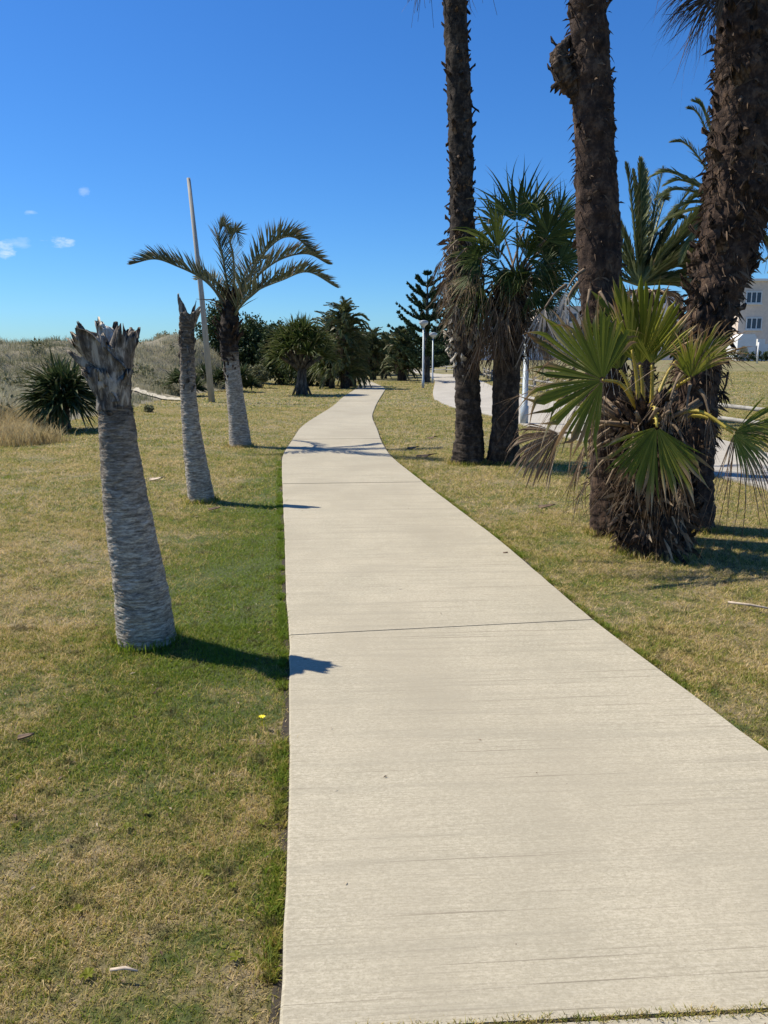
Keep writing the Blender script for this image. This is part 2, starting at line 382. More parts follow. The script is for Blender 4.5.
poly2 = np.array([(p.x, p.y) for p in A]+[(p.x, p.y) for p in reversed(B)])
def in_poly(x, y, poly):
    c = np.zeros(len(x), bool); j = len(poly)-1
    for i in range(len(poly)):
        xi, yi = poly[i]; xj, yj = poly[j]
        if yi != yj:
            m = ((yi > y) != (yj > y)) & (x < (xj-xi)*(y-yi)/(yj-yi)+xi); c ^= m
        j = i
    return c
# pale sandy track cut across the foot of the dune
tk = MB(); a = [(134,397.5),(145,398.4),(160,399.5),(172,400.3),(184,401)]; pa = catmull([P(*q) for q in a], 24)
vs = []
for i, p in enumerate(pa):
    w = (.11+.05*math.sin(i*1.7))*min(1, (23-i)/4+.05); z = max(gz(p.x, p.y), float(dune_h(p.x, p.y)))+.05
    z2 = max(gz(p.x, p.y+w*3), float(dune_h(p.x, p.y+w*3)))+.05
    vs += [(p.x, p.y-w, z), (p.x, p.y+w*3, max(z, z2)+.06)]
tk.add(vs, [(2*i, 2*i+2, 2*i+3, 2*i+1) for i in range(23)])
M['palesand'] = m_plain('pale_sand', (.46,.41,.31), .95, 0, .1, 4)
tag(tk.build('sand_track', M['palesand']), 'thin pale sand track at the foot of the dune', None, None, 'structure')

# ------------------------------------------------------------------ lawn grass (stuff)
def blades(x, y, z, h, w, lean, seg2):
    n = len(x); a = rng.uniform(0, 2*np.pi, n); la = rng.uniform(0, 2*np.pi, n)
    dx, dy = np.cos(a)*w/2, np.sin(a)*w/2; ll = lean*h*rng.uniform(.2, 1.3, n)
    lx, ly = np.cos(la)*ll, np.sin(la)*ll; r = rng.random(n)
    b0 = np.stack([x-dx, y-dy, z], 1); b1 = np.stack([x+dx, y+dy, z], 1)
    tip = np.stack([x+lx, y+ly, z+h], 1)
    if seg2:
        m0 = np.stack([x-dx*.8+lx*.3, y-dy*.8+ly*.3, z+h*.62], 1); m1 = np.stack([x+dx*.8+lx*.3, y+dy*.8+ly*.3, z+h*.62], 1)
        vs = np.stack([b0, b1, m0, m1, tip], 1).reshape(-1, 3); i = np.arange(n)[:, None]*5
        tr = np.concatenate([i+[0, 1, 3], i+[0, 3, 2], i+[2, 3, 4]]); k = 5
    else:
        vs = np.stack([b0, b1, tip], 1).reshape(-1, 3); i = np.arange(n)[:, None]*3; tr = i+[0, 1, 2]; k = 3
    at = np.zeros((n, k, 3)); at[:, :, 1] = r[:, None]; at[:, -1, 0] = 1
    return vs, tr, at.reshape(-1, 3)
allv, allt, alla, off = [], [], [], 0
for d0, d1, dens, h, w, s2 in ((1.0,2.6,38000,.020,.0026,True),(2.6,4.5,20000,.023,.0034,True),(4.5,8,8000,.028,.0052,False),(8,14,2600,.038,.008,False),(14,26,750,.045,.014,False),(26,55,110,.055,.035,False)):
    hw = d1*.56+1.5; n = int((d1-d0)*2*hw*dens)
    x = rng.uniform(-hw, hw, n); y = rng.uniform(d0, d1, n)
    j = .035*np.sin(y*9.3)+.03*np.sin(y*23.0+1)+rng.normal(0, .014, n)
    keep = ~((x > xl(y)+.012+.6*j*(y < 30)-.01) & (x < xr(y)+.02-.4*j-.01)) & ~in_poly(x, y, poly2) & (dune_h(x, y) < .02)
    # worn thin spots show the soil
    thin = np.sin(x*2.9+1.3*np.sin(y*1.9))*np.sin(y*3.7+np.sin(x*2.3)*1.7)
    keep &= rng.random(n) < np.clip(.95-.45*thin, .45, 1)
    x, y = x[keep], y[keep]; n = len(x); tall = rng.random(n)
    hh = h*(.55+.6*tall+1.0*(tall > .985)) * (1-.25*np.clip(thin[keep], 0, 1)) * np.where(rng.random(n) < .5, 1, .65)
    v, t, a = blades(x, y, G(x, y), hh, w*rng.uniform(.7, 1.4, n), 1.5, s2)
    allv.append(v); allt.append(t+off); alla.append(a); off += len(v)
def edge_tufts(n, xf, side):
    y = rng.uniform(1.0, 12, n)**1.0; c = np.sin(y*7.1)+np.sin(y*17.3+2)+np.sin(y*3.1); y = y[c > -.3]; n = len(y)
    x = xf(y)+side*(np.abs(rng.normal(0, .025, n))+.012); return x, y
for x, y in (edge_tufts(26000, xl, -1), edge_tufts(16000, xr, 1)):
    v, t, a = blades(x, y, G(x, y)+.005, rng.uniform(.012, .034, len(x)), .0045*rng.uniform(.7, 1.3, len(x)), 1.1, True)
    a[:, 1] *= .45; allv.append(v); allt.append(t+off); alla.append(a); off += len(v)
# weeds growing in the nearest joint
n = 4200; q = rng.uniform(.0, 1.0, n)**.7; yj = joints[3]
x = xl(yj)+(xr(yj)-xl(yj))*q; y = yj+tilt(yj)*q+rng.normal(0, .008, n)
v, t, a = blades(x, y, np.full(n, ZP-.010), rng.uniform(.008, .022, n), .003*np.ones(n), 1.0, True); a[:, 1] *= .7
allv.append(v); allt.append(t+off); alla.append(a); off += len(v)
tag(np_mesh('lawn_grass', np.concatenate(allv), np.concatenate(allt), np.concatenate(alla), M['grass']), 'short mown grass blades of the lawn, green and straw', 'grass', None, 'stuff')

# dune grass (stuff)
def tufts(name, cx, cy, cz, h, nb, w, spread, mat, label, rr=None, lean=.7):
    n = len(cx); x = np.repeat(cx, nb)+rng.normal(0, spread, n*nb); y = np.repeat(cy, nb)+rng.normal(0, spread, n*nb)
    hh = np.repeat(h, nb)*rng.uniform(.5, 1.1, n*nb)
    v, t, a = blades(x, y, np.repeat(cz, nb), hh, w*rng.uniform(.7, 1.4, n*nb), lean, True)
    if rr is not None: a[:, 1] = np.clip(np.repeat(rr, nb*5)+(a[:, 1]-.5)*.45, 0, 1)
    return tag(np_mesh(name, v, t, a, mat), label, 'dune grass', None, 'stuff')
n = 42000; x = rng.uniform(-42, -5.5, n); y = 13+53*rng.random(n)**1.25
dh = dune_h(x, y); sel = (dh > .03) & ((x/y) > -.75)
patch = np.sin(x*.55+y*.35)+np.sin(y*.8-x*.3)+np.sin(x*1.3)
sel &= ~((patch > 2.1) & (y < 45)) & (rng.random(n) < np.where(dh < .25, .6, 1.0))
tk_y = np.interp(x, [p.x for p in pa], [p.y for p in pa]); sel &= ~((np.abs(y-tk_y) < 1.1) & (x > -14))
x, y, dh = x[sel], y[sel], dh[sel]; rr = np.clip(.5+.22*np.sin(x*.9+1.0*np.sin(y*.5))+rng.normal(0, .18, len(x)), 0, 1)
tufts('dune_grass', x, y, dh-.03, rng.uniform(.14, .38, len(x)), 13, .018, .16, M['dunegrass'], 'dry tufted dune grass and scrub covering the dunes', rr)

# ------------------------------------------------------------------ plant builders
def fan_mesh(mb, hub, mid, nrm, Rr, spread, nseg=24, fuse=.55, droop=.3, dead=0.0, tipb=.75, fold=.28, cup=.12, wid=1.0, messy=.1, m=0):
    mid = V(mid).normalized(); nrm = V(nrm); nrm = (nrm-mid*nrm.dot(mid)).normalized(); side = nrm.cross(mid)
    hub = V(hub); s = R(spread); da = s/nseg
    rows = [.04, .22, fuse*.7, fuse, fuse+(1-fuse)*.3, fuse+(1-fuse)*.62, fuse+(1-fuse)*.85, 1.0]
    for k in range(nseg):
        ac = -s/2+da*(k+.5)+(random.gauss(0, messy*da) if dead > .5 else 0); mz = 0 if dead > .5 else random.gauss(0, messy*da*2.2)
        Lk = Rr*(1-.22*(abs(ac)/(s/2))**2)*random.uniform(.84, 1.08)
        if dead > .5 and random.random() < .2: Lk *= random.uniform(.4, .8)
        r = min(1, max(0, random.gauss(.5, .22))); tb = tipb+random.uniform(-.14, .16)
        dr = droop*random.uniform(.5, 1.5); tw = random.gauss(0, .12+.2*dead); twn = random.gauss(0, .08+.2*dead)
        fk = fuse*random.uniform(.85, 1.15)
        if random.random() < .12: dr += .5; tw *= 3; fk *= .6; tb -= .25
        if dead < .5 and random.random() < .05: continue
        vs, at = [], []
        for t in rows:
            hw = da/2*wid if t <= fk else da/2*wid*max(0, (1-(t-fk)/(1-fk)))**(.6 if dead > .5 else 1.1)*(fk/t)**1.3
            ov = max(0, t-fuse)
            am = ac+mz*max(0, t-fk)/(1-fk)
            for q, a in ((-1, am-hw), (0, am), (1, am+hw)):
                d = mid*math.cos(a)+side*math.sin(a)
                p = hub+d*(Lk*t)+nrm*(cup*Rr*t*t*(1 if abs(a) < 1.2 else .5))
                if q == 0: p += nrm*(fold*math.tan(da/2)*Lk*t*(1 if t < fk else max(.2, 1-(t-fk)/(1-fk))))
                p += V((0, 0, -1))*(dr*Rr*(ov*ov*2.2+.12*t*t)) + side*(tw*Rr*ov*ov*1.5) + nrm*(twn*Rr*ov*ov*1.5)
                vs.append(p); at.append((t, r, min(1, max(dead, (t-tb)/.12))))
        fs = []
        for i in range(len(rows)-1):
            fs += [(3*i, 3*i+1, 3*i+4, 3*i+3), (3*i+1, 3*i+2, 3*i+5, 3*i+4)]
        mb.add(vs, fs, at, m)
def petiole_mesh(mb, a, b, r0, r1, sag=.0, thorns=True, m=0):
    a, b = V(a), V(b); mid = (a+b)/2+V((0, 0, sag)); pts = catmull([a, mid, b], 12)
    mb.tube(pts, [r0+(r1-r0)*(i/11)**.6 for i in range(12)], 6, m, attr=(0, .5, 0))
    if thorns:
        fr = frames(pts)
        for i in range(1, 11):
            t, u, w = fr[i]
            for s in (1, -1):
                p = pts[i]; rr = r0+(r1-r0)*(i/11)**.6
                mb.add([p+u*s*rr*.8, p+t*.012+u*s*rr*.8, p+u*s*(rr+.014)+t*.01], [(0, 1, 2)], None, m)
def fan_leaf(parent, base, hub, mid, nrm, Rr, spread=200, mat='fan', pm='petiole', sag=.05, pr=(.022,.010), name='fan_leaf', label=None, **kw):
    mb = MB(); fan_mesh(mb, hub, mid, nrm, Rr, spread, **kw)
    o = mb.build(name, M[mat], parent)
    if label: o['label'] = label
    p = MB(); petiole_mesh(p, base, hub, pr[0], pr[1], sag); p.build('petiole', M[pm], o, True)
    return o
def dead_leaf(parent, base, out, length, name='dead_leaf', mat='dead', Rr=None, spread=70, pet=.45, **kw):
    """a dead fan leaf hanging from base; out = horizontal direction it leans to"""
    base = V(base); out = V(out); d = (out*.42+V((0, 0, -1))).normalized()
    hub = base+out*.12+d*(length*pet); nrm = (out+V((0, 0, .3))).normalized()
    kw = dict(dict(nseg=13, fuse=.4, droop=.25, dead=1.0, fold=.9, cup=-.05, wid=.7, messy=.5), **kw)
    mb = MB(); fan_mesh(mb, hub, d, nrm, Rr or length*.62, spread, **kw)
    o = mb.build(name, M[mat], parent)
    p = MB(); petiole_mesh(p, base, hub, .018, .008, .03, False); p.build('petiole', M['petiole_brown'], o, True)
    return o
def boot_mesh(mb, p, out, up, L, w, th=.012, open_=.35, b=0.0, m=0, curl=.0, jag=.2, taper=.62, n=5, S=5, crk=0.0):
    """split, scoop-shaped remnant of a leaf base"""
    out = V(out).normalized(); up = V(up).normalized(); side = up.cross(out).normalized(); vs = []; at = []
    r = random.random(); sd = random.uniform(0, 90)
    tip = [random.uniform(-jag, jag)*L for _ in range(n)]
    for s in range(S+1):
        t = s/S; ww = w*(1-taper*t**1.3)*(1 if t < .9 else 1-.45*(t-.9)/.1)
        c = V(p)+up*(L*t)+out*(L*open_*t**1.4+curl*L*t*t)
        for k in range(n):
            q = (k/(n-1)-.5)*2
            e = c+side*(q*ww/2)+out*(-.35*ww*q*q)
            e += up*(tip[k]*max(0, (t-.55)/.45)**1.5)
            if crk:
                nz_ = mn.noise(V((q*2.2, t*1.6, sd))); n2 = mn.noise(V((q*7, t*1.2, sd+7)))
                e += out*(crk*(1.3*nz_+.7*n2)*(.3+t))+side*(crk*.9*mn.noise(V((q*2, t*5, sd+3))))
            vs.append(e); at.append((t, r, b))
    m0 = len(vs)
    vs += [v-out*th for v in vs[:m0]]; at += at[:m0]
    fs = []
    for s in range(S):
        for k in range(n-1):
            a = s*n+k; fs += [(a, a+1, a+n+1, a+n), (m0+a, m0+a+n, m0+a+n+1, m0+a+1)]
        for k in (0, n-1):
            a = s*n+k; fs.append((a, a+n, m0+a+n, m0+a))
    for k in range(n-1): a = S*n+k; fs.append((a, a+1, m0+a+1, m0+a))
    mb.add(vs, fs, at, m)
def trunk_mesh(mb, pts, rads, n=40, per_m=60, ring=0.0, ringsp=.05, rough=.02, nf=6.0, b=None, m=0):
    """organic trunk: ring = depth of ring scars"""
    L = sum((V(b_)-V(a_)).length for a_, b_ in zip(pts, pts[1:])); N = max(8, int(L*per_m))
    c = catmull(pts, N); fr = frames(c); rr = catmull([V((r_, 0, 0)) for r_ in rads], N); vs, at = [], []
    sd = random.uniform(0, 50)
    for i, (p, (t, u, w)) in enumerate(zip(c, fr)):
        z = i/(N-1)*L; r0 = max(.004, rr[i].x)
        for k in range(n):
            a = 2*math.pi*k/n; x, y = math.cos(a), math.sin(a)
            q = V((x*r0*nf, y*r0*nf, z*nf+sd))
            zz = z+.022*mn.noise(V((x*1.3, y*1.3, z*4+sd)))
            ph = (zz/ringsp) % 1.0; idx = math.floor(zz/ringsp)
            rs = ring*(.5+.9*abs(mn.noise(V((idx*3.7+sd, x*1.5, y*1.5)))))*(1-ph)**1.4
            r_ = r0*(1+.05*mn.noise(V((x, y, z*1.5+sd))))+rough*mn.noise(q)+rough*.6*mn.noise(q*2.7)+rs-ring*.4
            vs.append(p+(u*x+w*y)*r_); at.append((z, .5, b(z/L) if b else 0))
    fs = [(i*n+k, i*n+(k+1)%n, (i+1)*n+(k+1)%n, (i+1)*n+k) for i in range(N-1) for k in range(n)]
    fs += [tuple(range((N-1)*n, N*n))]
    mb.add(vs, fs, at, m); return c
def axis_at(c, t):
    i = min(len(c)-1, max(0, int(t*(len(c)-1)))); return c[i]
def frond_mesh(mb, ctrl, n=44, L0=.35, base=.12, up=.7, th=.9, w=.02, droop=.15, dead=0, rach=.02, upv=(0, 0, 1), messy=.15, seg=48):
    c = catmull(ctrl, seg); u0 = V(upv); mb.tube(c, [rach*(1-.85*i/(seg-1))+.002 for i in range(seg)], 5, 0, attr=(0, .8, dead))
    for k in range(n):
        t = base+(1-base)*k/(n-1); i = min(seg-2, int(t*(seg-1))); p = c[i].lerp(c[i+1], t*(seg-1)-i); T = (c[i+1]-c[i]).normalized()
        sd = T.cross(u0); sd = sd.normalized() if sd.length > .05 else V((1, 0, 0)); U = sd.cross(T)
        ll = L0*(math.sin(math.pi*min(1, .18+.80*t))**.6)*random.uniform(.8, 1.12)
        for s in (-1, 1):
            a = th*random.uniform(.75, 1.15)*(1-.35*t); e = up+random.gauss(0, messy)
            d = T*math.cos(a)+(sd*s*math.cos(e)+U*math.sin(e))*math.sin(a); d.normalize()
            wv = (d.cross(sd if abs(d.dot(sd)) < .8 else U)).normalized()*w/2
            wv = (wv+U.cross(d).normalized()*w/2*.6)
            m_ = p+d*ll*.5+V((0, 0, -1))*droop*ll*.12; e_ = p+d*ll+V((0, 0, -1))*droop*ll*random.uniform(.3, 1)
            r = min(1, max(0, random.gauss(.45, .25))); b = max(dead, 1.0 if random.random() < .05 else 0)
            mb.add([p-wv*.6, p+wv*.6, m_-wv, m_+wv, e_], [(0, 1, 3, 2), (2, 3, 4)], [(0, r, b), (0, r, b), (.5, r, b), (.5, r, b), (1, min(1, r+.25), max(b, .4))])
def rosette_mesh(mb, c, n, L, w, axis=(0, 0, 1), spread=1.9, droop=.25, dead=0):
    c = V(c); ax = V(axis).normalized(); q = ax.to_track_quat('Z', 'Y')
    for k in range(n):
        th = spread*math.sqrt(random.random()); ph = random.uniform(0, 2*math.pi)
        d = q @ V((math.sin(th)*math.cos(ph), math.sin(th)*math.sin(ph), math.cos(th)))
        sd = d.cross(V((0, 0, 1))); sd = sd.normalized() if sd.length > .1 else V((1, 0, 0)); U = sd.cross(d); l = L*random.uniform(.75, 1.1)
        vs, at = [], []; r = min(1, max(0, random.gauss(.45, .25))); dr = droop*random.uniform(.2, 1.6)
        for t, ww in ((0, .7), (.3, 1), (.65, .8), (1, .03)):
            p = c+d*l*t+V((0, 0, -1))*dr*l*t*t*t
            for s, f in ((-1, 0), (0, -.35), (1, 0)):
                vs.append(p+sd*s*ww*w/2+U*f*ww*w); at.append((t, r, max(dead, 1 if (t > .9 and random.random() < .4) else 0)))
        mb.add(vs, [(3*i+j, 3*i+j+1, 3*i+j+4, 3*i+j+3) for i in range(3) for j in range(2)], at)
def crown_np(name, blobs, n, size, mat, parent, flat=.75):
    """leaf-sized faces through a set of ellipsoid clumps (x,y,z,rx,ry,rz)"""
    wv = parent_world(parent); B_ = np.array(blobs); wt = B_[:, 3]*B_[:, 4]*B_[:, 5]; wt = wt**.75; wt /= wt.sum()
    nc = max(30, n//28); bi = rng.choice(len(B_), nc, p=wt); d = rng.normal(size=(nc, 3)); d /= np.linalg.norm(d, axis=1)[:, None]
    rad = rng.uniform(.35, 1.0, nc)**.5; cc = B_[bi, :3]+d*rad[:, None]*B_[bi, 3:6]; cr = rng.normal(.48, .2, nc)
    per = n//nc; cen = np.repeat(cc, per, 0)+rng.normal(0, 1, (nc*per, 3))*np.repeat(B_[bi, 3:6].mean(1)*.13+.02, per)[:, None]
    N = len(cen); a = rng.normal(size=(N, 3)); a[:, 2] += .3; a /= np.linalg.norm(a, axis=1)[:, None]
    b = np.cross(a, rng.normal(size=(N, 3))); b /= np.linalg.norm(b, axis=1)[:, None]; c = a
    s = size*rng.uniform(.6, 1.4, N)[:, None]
    v = np.stack([cen-b*s*.5*flat, cen+c*s*.1+np.cross(a, b)*s*.35, cen+b*s*.5*flat+c*s*.6, cen-np.cross(a, b)*s*.35+c*s*.15], 1)
    v = v.reshape(-1, 3)-np.array(wv); i = np.arange(N)[:, None]*4; tr = np.concatenate([i+[0, 1, 2], i+[0, 2, 3]])
    at = np.zeros((N, 4, 3)); at[:, :, 1] = np.clip(np.repeat(cr, per)+rng.normal(0, .12, N), 0, 1)[:, None]
    o = np_mesh(name, v, tr, at.reshape(-1, 3), mat); o.parent = parent; return o
#PART2
Z0 = V((0, 0, 0))
def lighten_top(z): return 0.0
# ------------------------------------------------------------------ stump palms (left)
# the near stump
f = P(147, 640); t_ = V((W(107, 352, f.y+.02)))
root = empty('palm_stump', (f.x, f.y, 0), 'thick headless palm stump nearest the viewer, grey ringed, topped by torn leaf sheaths', 'palm stump', 'headless palm stumps beside the walk')
mb = MB(); base = f+V((0, 0, -.05)); mids = [base, W(143, 600, f.y), W(134, 550, f.y), W(124, 490, f.y), W(117, 430, f.y), W(114, 388, f.y+.01), W(112, 362, f.y)]
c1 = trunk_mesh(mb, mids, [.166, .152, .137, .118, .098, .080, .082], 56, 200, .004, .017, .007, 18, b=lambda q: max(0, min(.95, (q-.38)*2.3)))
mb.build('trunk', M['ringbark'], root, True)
T = c1[-1]
def sheath(name, p, out, up, L, w, open_, curl, parent, label=None, mat='stumptop', b=0.0, th=.014, jag=.25, taper=.5):
    m_ = MB(); boot_mesh(m_, p, out, up, L, w, th, open_, b, curl=curl, jag=jag*1.8, taper=taper, n=13, S=12, crk=w*.10); o = m_.build(name, M[mat], parent, True)
    if label: o['label'] = label
    return o
for (ox, oy, oz), o_, u_, L_, w_, op_, cu_, tp_, lb, mt in (
    ((-.02,-.07,-.07), (-.70,-.70,.0), (-.58,-.12,.78), .25, .20, .04, .02, .10, 'broad torn leaf sheath flaring out to the left', 'stumptop'),
    ((-.03,-.04,-.12), (-.75,-.5,.1), (-.72,.1,.66), .22, .16, .05, .0, .2, None, 'stumptop'),
    ((-.05,.04,-.02), (-.75,.5,.1), (-.52,.1,.82), .23, .16, .05, .0, .3, None, 'stumptop'),
    ((-.02,.0,-.02), (-.35,-.8,.1), (-.14,.05,1), .25, .16, .02, 0, .62, 'pale inner leaf sheath standing upright', 'sheathpale'),
    ((.02,-.09,-.13), (.0,-1,0), (-.12,0,1), .24, .17, .04, .03, .3, None, 'stumptop'),
    ((.05,-.06,-.10), (.45,-.8,0), (.12,0,1), .26, .14, .04, .02, .5, None, 'stumptop'),
    ((.08,.0,-.13), (1,-.1,0), (.16,0,1), .27, .14, .06, .03, .45, None, 'stumptop'),
    ((.02,.08,-.10), (.2,.9,0), (-.05,0,1), .27, .17, .04, .02, .4, None, 'stumptop'),
    ((.06,.05,-.10), (.7,.7,0), (.14,0,1), .25, .14, .04, .02, .5, None, 'stumptop'),
    ((-.05,-.06,-.22), (-.8,-.6,0), (-.42,-.1,1), .18, .17, .04, .03, .2, None, 'stumptop'),
    ((.0,-.09,-.25), (.1,-1,0), (-.05,-.05,1), .19, .16, .04, .03, .25, None, 'stumptop'),
    ((.07,-.04,-.25), (.9,-.5,0), (.12,-.05,1), .19, .14, .05, .03, .3, None, 'stumptop'),
    ((-.12,.02,.10), (-.5,.8,0), (-.55,.1,1), .12, .03, .05, .0, .3, None, 'stumptop')):
    sheath('leaf_sheath', T+V((ox, oy, oz)), o_, u_, L_, w_, op_, cu_, root, lb, mt, taper=tp_, jag=.10)
rs = MB()
for i in range(150):   # overlapping scales under the top
    q = random.uniform(0, 1); a = random.uniform(0, 2*math.pi); p = axis_at(c1, .92-.20*q*q)
    o_ = V((math.cos(a), math.sin(a), 0)); boot_mesh(rs, p+o_*(.080+.012*q), o_, (random.uniform(-.3,.3), random.uniform(-.3,.3), 1), random.uniform(.03, .10)*(1.25-q), random.uniform(.07, .12), .006, random.uniform(.02, .22), .3+.5*random.random(), jag=.35, taper=.25)
rs.build('leaf_base_scales', M['stumptop'], root, True)['kind'] = 'stuff'
# second stump
f = P(202, 500); root = empty('palm_stump', (f.x, f.y, 0), 'slim headless palm stump with two small horns, between the thick stump and feathery palm', 'palm stump', 'headless palm stumps beside the walk')
mb = MB(); mids = [f+V((0,0,-.05)), W(194, 450, f.y), W(189, 400, f.y), W(187, 350, f.y), W(187, 318, f.y)]
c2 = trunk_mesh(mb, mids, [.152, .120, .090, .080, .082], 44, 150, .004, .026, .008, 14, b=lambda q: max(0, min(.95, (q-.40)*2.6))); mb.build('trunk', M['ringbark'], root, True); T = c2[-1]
sheath('leaf_sheath', T+V((-.04,-.04,-.22)), (-.6,-.8,0), (-.08,0,1), .42, .17, .0, .0, root, 'pointed leaf sheath standing on the left', taper=.7, jag=.1)
sheath('leaf_sheath', T+V((.05,-.02,-.14)), (.8,-.5,0), (.42,0,1), .24, .11, .02, .0, root, 'short blunt leaf stalk leaning out to the right', taper=.15, jag=.1)
sheath('leaf_sheath', T+V((.03,.03,-.10)), (.3,.9,0), (.25,0,1), .22, .06, .02, .0, root, taper=.6)
sheath('leaf_sheath', T+V((0,-.07,-.26)), (.1,-1,0), (0,0,1), .24, .15, .03, .0, root, taper=.35)
sheath('leaf_sheath', T+V((0,.06,-.26)), (.1,1,0), (0,0,1), .26, .15, .03, .0, root, taper=.35)
rs = MB()
for i in range(130):
    q = random.random(); a = random.uniform(0, 6.28); p = axis_at(c2, .99-.5*q); o_ = V((math.cos(a), math.sin(a), 0))
    boot_mesh(rs, p+o_*.078, o_, (random.gauss(0,.1), random.gauss(0,.1), 1), random.uniform(.03, .10), random.uniform(.06, .11), .006, random.uniform(.03, .28), random.uniform(.3,.9), jag=.3, taper=.3)
rs.build('leaf_base_scales', M['stumptop'], root, True)['kind'] = 'stuff'

# ------------------------------------------------------------------ feathery palm
f = P(241, 446); D = f.y
root = empty('feather_palm', (f.x, f.y, 0), 'small palm with pale ringed trunk and few grey-green feather fronds left of the walk', 'palm tree')
mb = MB(); mids = [f+V((0,0,-.06)), W(238, 420, D), W(234, 385, D), W(231, 362, D), W(230, 352, D)]
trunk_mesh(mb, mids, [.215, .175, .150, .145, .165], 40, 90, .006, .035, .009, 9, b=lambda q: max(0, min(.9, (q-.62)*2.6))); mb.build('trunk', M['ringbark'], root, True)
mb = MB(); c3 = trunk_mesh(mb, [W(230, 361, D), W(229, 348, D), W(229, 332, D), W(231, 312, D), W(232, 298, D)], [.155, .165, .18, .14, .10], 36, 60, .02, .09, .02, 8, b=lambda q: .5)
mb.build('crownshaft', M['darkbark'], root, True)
rs = MB()
for i in range(60):
    q = random.random(); a = random.uniform(0, 6.28); p = axis_at(c3, .1+.85*q); o_ = V((math.cos(a), math.sin(a), 0))
    boot_mesh(rs, p+o_*(.145-.07*abs(q-.35)*2), o_, (0, 0, 1), random.uniform(.16, .34), random.uniform(.07, .13), .012, random.uniform(.1, .55), .8, jag=.1, curl=.1)
for i in range(90):
    q = random.random()**1.6; a = random.uniform(0, 6.28); p = W(230.2+2.2*q, 356+34*q, D); o_ = V((math.cos(a), math.sin(a), 0))
    boot_mesh(rs, p+o_*.145, o_, (random.gauss(0,.1), 0, 1), random.uniform(.05, .12)*(1.2-q), random.uniform(.06,.12), .008, random.uniform(.02,.15), .8-.7*q, jag=.3, taper=.3)
rs.build('old_leaf_bases', M['bootdark'], root, True)['kind'] = 'stuff'
FR = [[(230,318,0),(216,292,-.1),(200,277,-.2),(177,266,-.3),(155,259,-.4),(132,264,-.5)],
      [(232,312,0),(246,282,-.25),(262,256,-.5),(280,239,-.7),(296,238,-.85),(311,251,-.95)],
      [(233,314,0),(246,290,.15),(264,270,.3),(285,257.5,.45),(308,254,.6),(328,264,.7)],
      [(233,318,0),(242,304,-.35),(258,290,-.6),(282,280,-.9),(308,272,-1.1),(336,287,-1.3)],
      [(230,312,0),(227,285,.1),(223,258,.2),(219,237,.3),(223,226,.35),(230,233,.3)],
      [(231,312,0),(234,280,-.1),(233,255,-.2),(230,240,-.4),(236,232,-.5),(240,245,-.6)],
      [(232,312,0),(240,288,.4),(248,268,.7),(258,260,1.0),(266,258,1.2)],
      [(230,315,0),(224,295,.5),(215,282,.9),(205,276,1.3),(196,280,1.6)]]
for i, fr_ in enumerate(FR):
    mb = MB(); ctrl = [W(x, y, D+dd) for x, y, dd in fr_]
    frond_mesh(mb, ctrl, 90 if i < 4 else 64, .50 if i < 4 else .36, .10, .80, .95, .019, .10, 0, .026, messy=.22); mb.build('frond', M['pinn'], root)
for (a_, b_) in (((227,305),(196,299)), ((226,312),(205,300)), ((229,310),(216,290)), ((236,308),(241,292)), ((233,306),(232,288))):
    mb = MB(); p0, p1 = W(*a_, D), W(*b_, D-.3); mb.tube([p0, (p0+p1)/2+V((0,0,.04)), p1], [.022, .012, .003], 5, attr=(0,.3,.8)); mb.build('spent_stalk', M['petiole_brown'], root)

# ------------------------------------------------------------------ pole
f = P(212, 402); tp = W(188.5, 178, f.y+.1)
mb = MB(); mb.tube([f+V((0,0,-.1)), f.lerp(tp, .5)+V((.03, 0, 0)), tp], [.125, .095, .065], 12); o = mb.build('wooden_pole', M['wood'], None, True)
tag(o, 'tall slightly leaning pale wooden pole at the foot of the dune', 'pole')

# ------------------------------------------------------------------ tall fan palms (right)
def boots(parent, c, rads, n, t0, t1, L, w, mat, name='old_leaf_bases', op=(.15, .7), b=(0, .6), down=False, amask=None):
    rs = MB()
    for i in range(n):
        q = t0+(t1-t0)*random.random(); a = random.uniform(0, 6.28)
        if amask and not amask(a): continue
        p = axis_at(c, q); rr = float(np.interp(q, np.linspace(0, 1, len(rads)), rads)); o_ = V((math.cos(a), math.sin(a), 0))
        boot_mesh(rs, p+o_*rr*.92, o_, (random.gauss(0,.25), random.gauss(0,.25), -1 if (down or random.random() < .3) else 1), random.uniform(*L), random.uniform(*w), .012, op[0]+(op[1]-op[0])*random.random()**3, random.uniform(*b), jag=.3, curl=.15)
    o = rs.build(name, M[mat], parent, True); o['kind'] = 'stuff'; return o
def fibre(parent, c, rads, n, t0, t1, L, name='fibre_shreds', mat='dead', w=.012):
    rs = MB()
    for i in range(n):
        q = t0+(t1-t0)*random.random(); a = random.uniform(0, 6.28); p = axis_at(c, q); rr = float(np.interp(q, np.linspace(0, 1, len(rads)), rads))
        o_ = V((math.cos(a), math.sin(a), 0)); sd = V((-o_.y, o_.x, 0)); l = random.uniform(*L); p = p+o_*rr*.95; r = random.random()
        d = (o_*random.uniform(.2, .9)+V((0,0,random.uniform(-1,.3)))+sd*random.gauss(0,.5)).normalized()
        rs.add([p-sd*w/2, p+sd*w/2, p+d*l*.5+sd*w*.4, p+d*l+V((0,0,-l*.4))], [(0,1,2),(2,0,3)], [(0,r,1)]*4)
    o = rs.build(name, M[mat], parent); o['kind'] = 'stuff'; return o
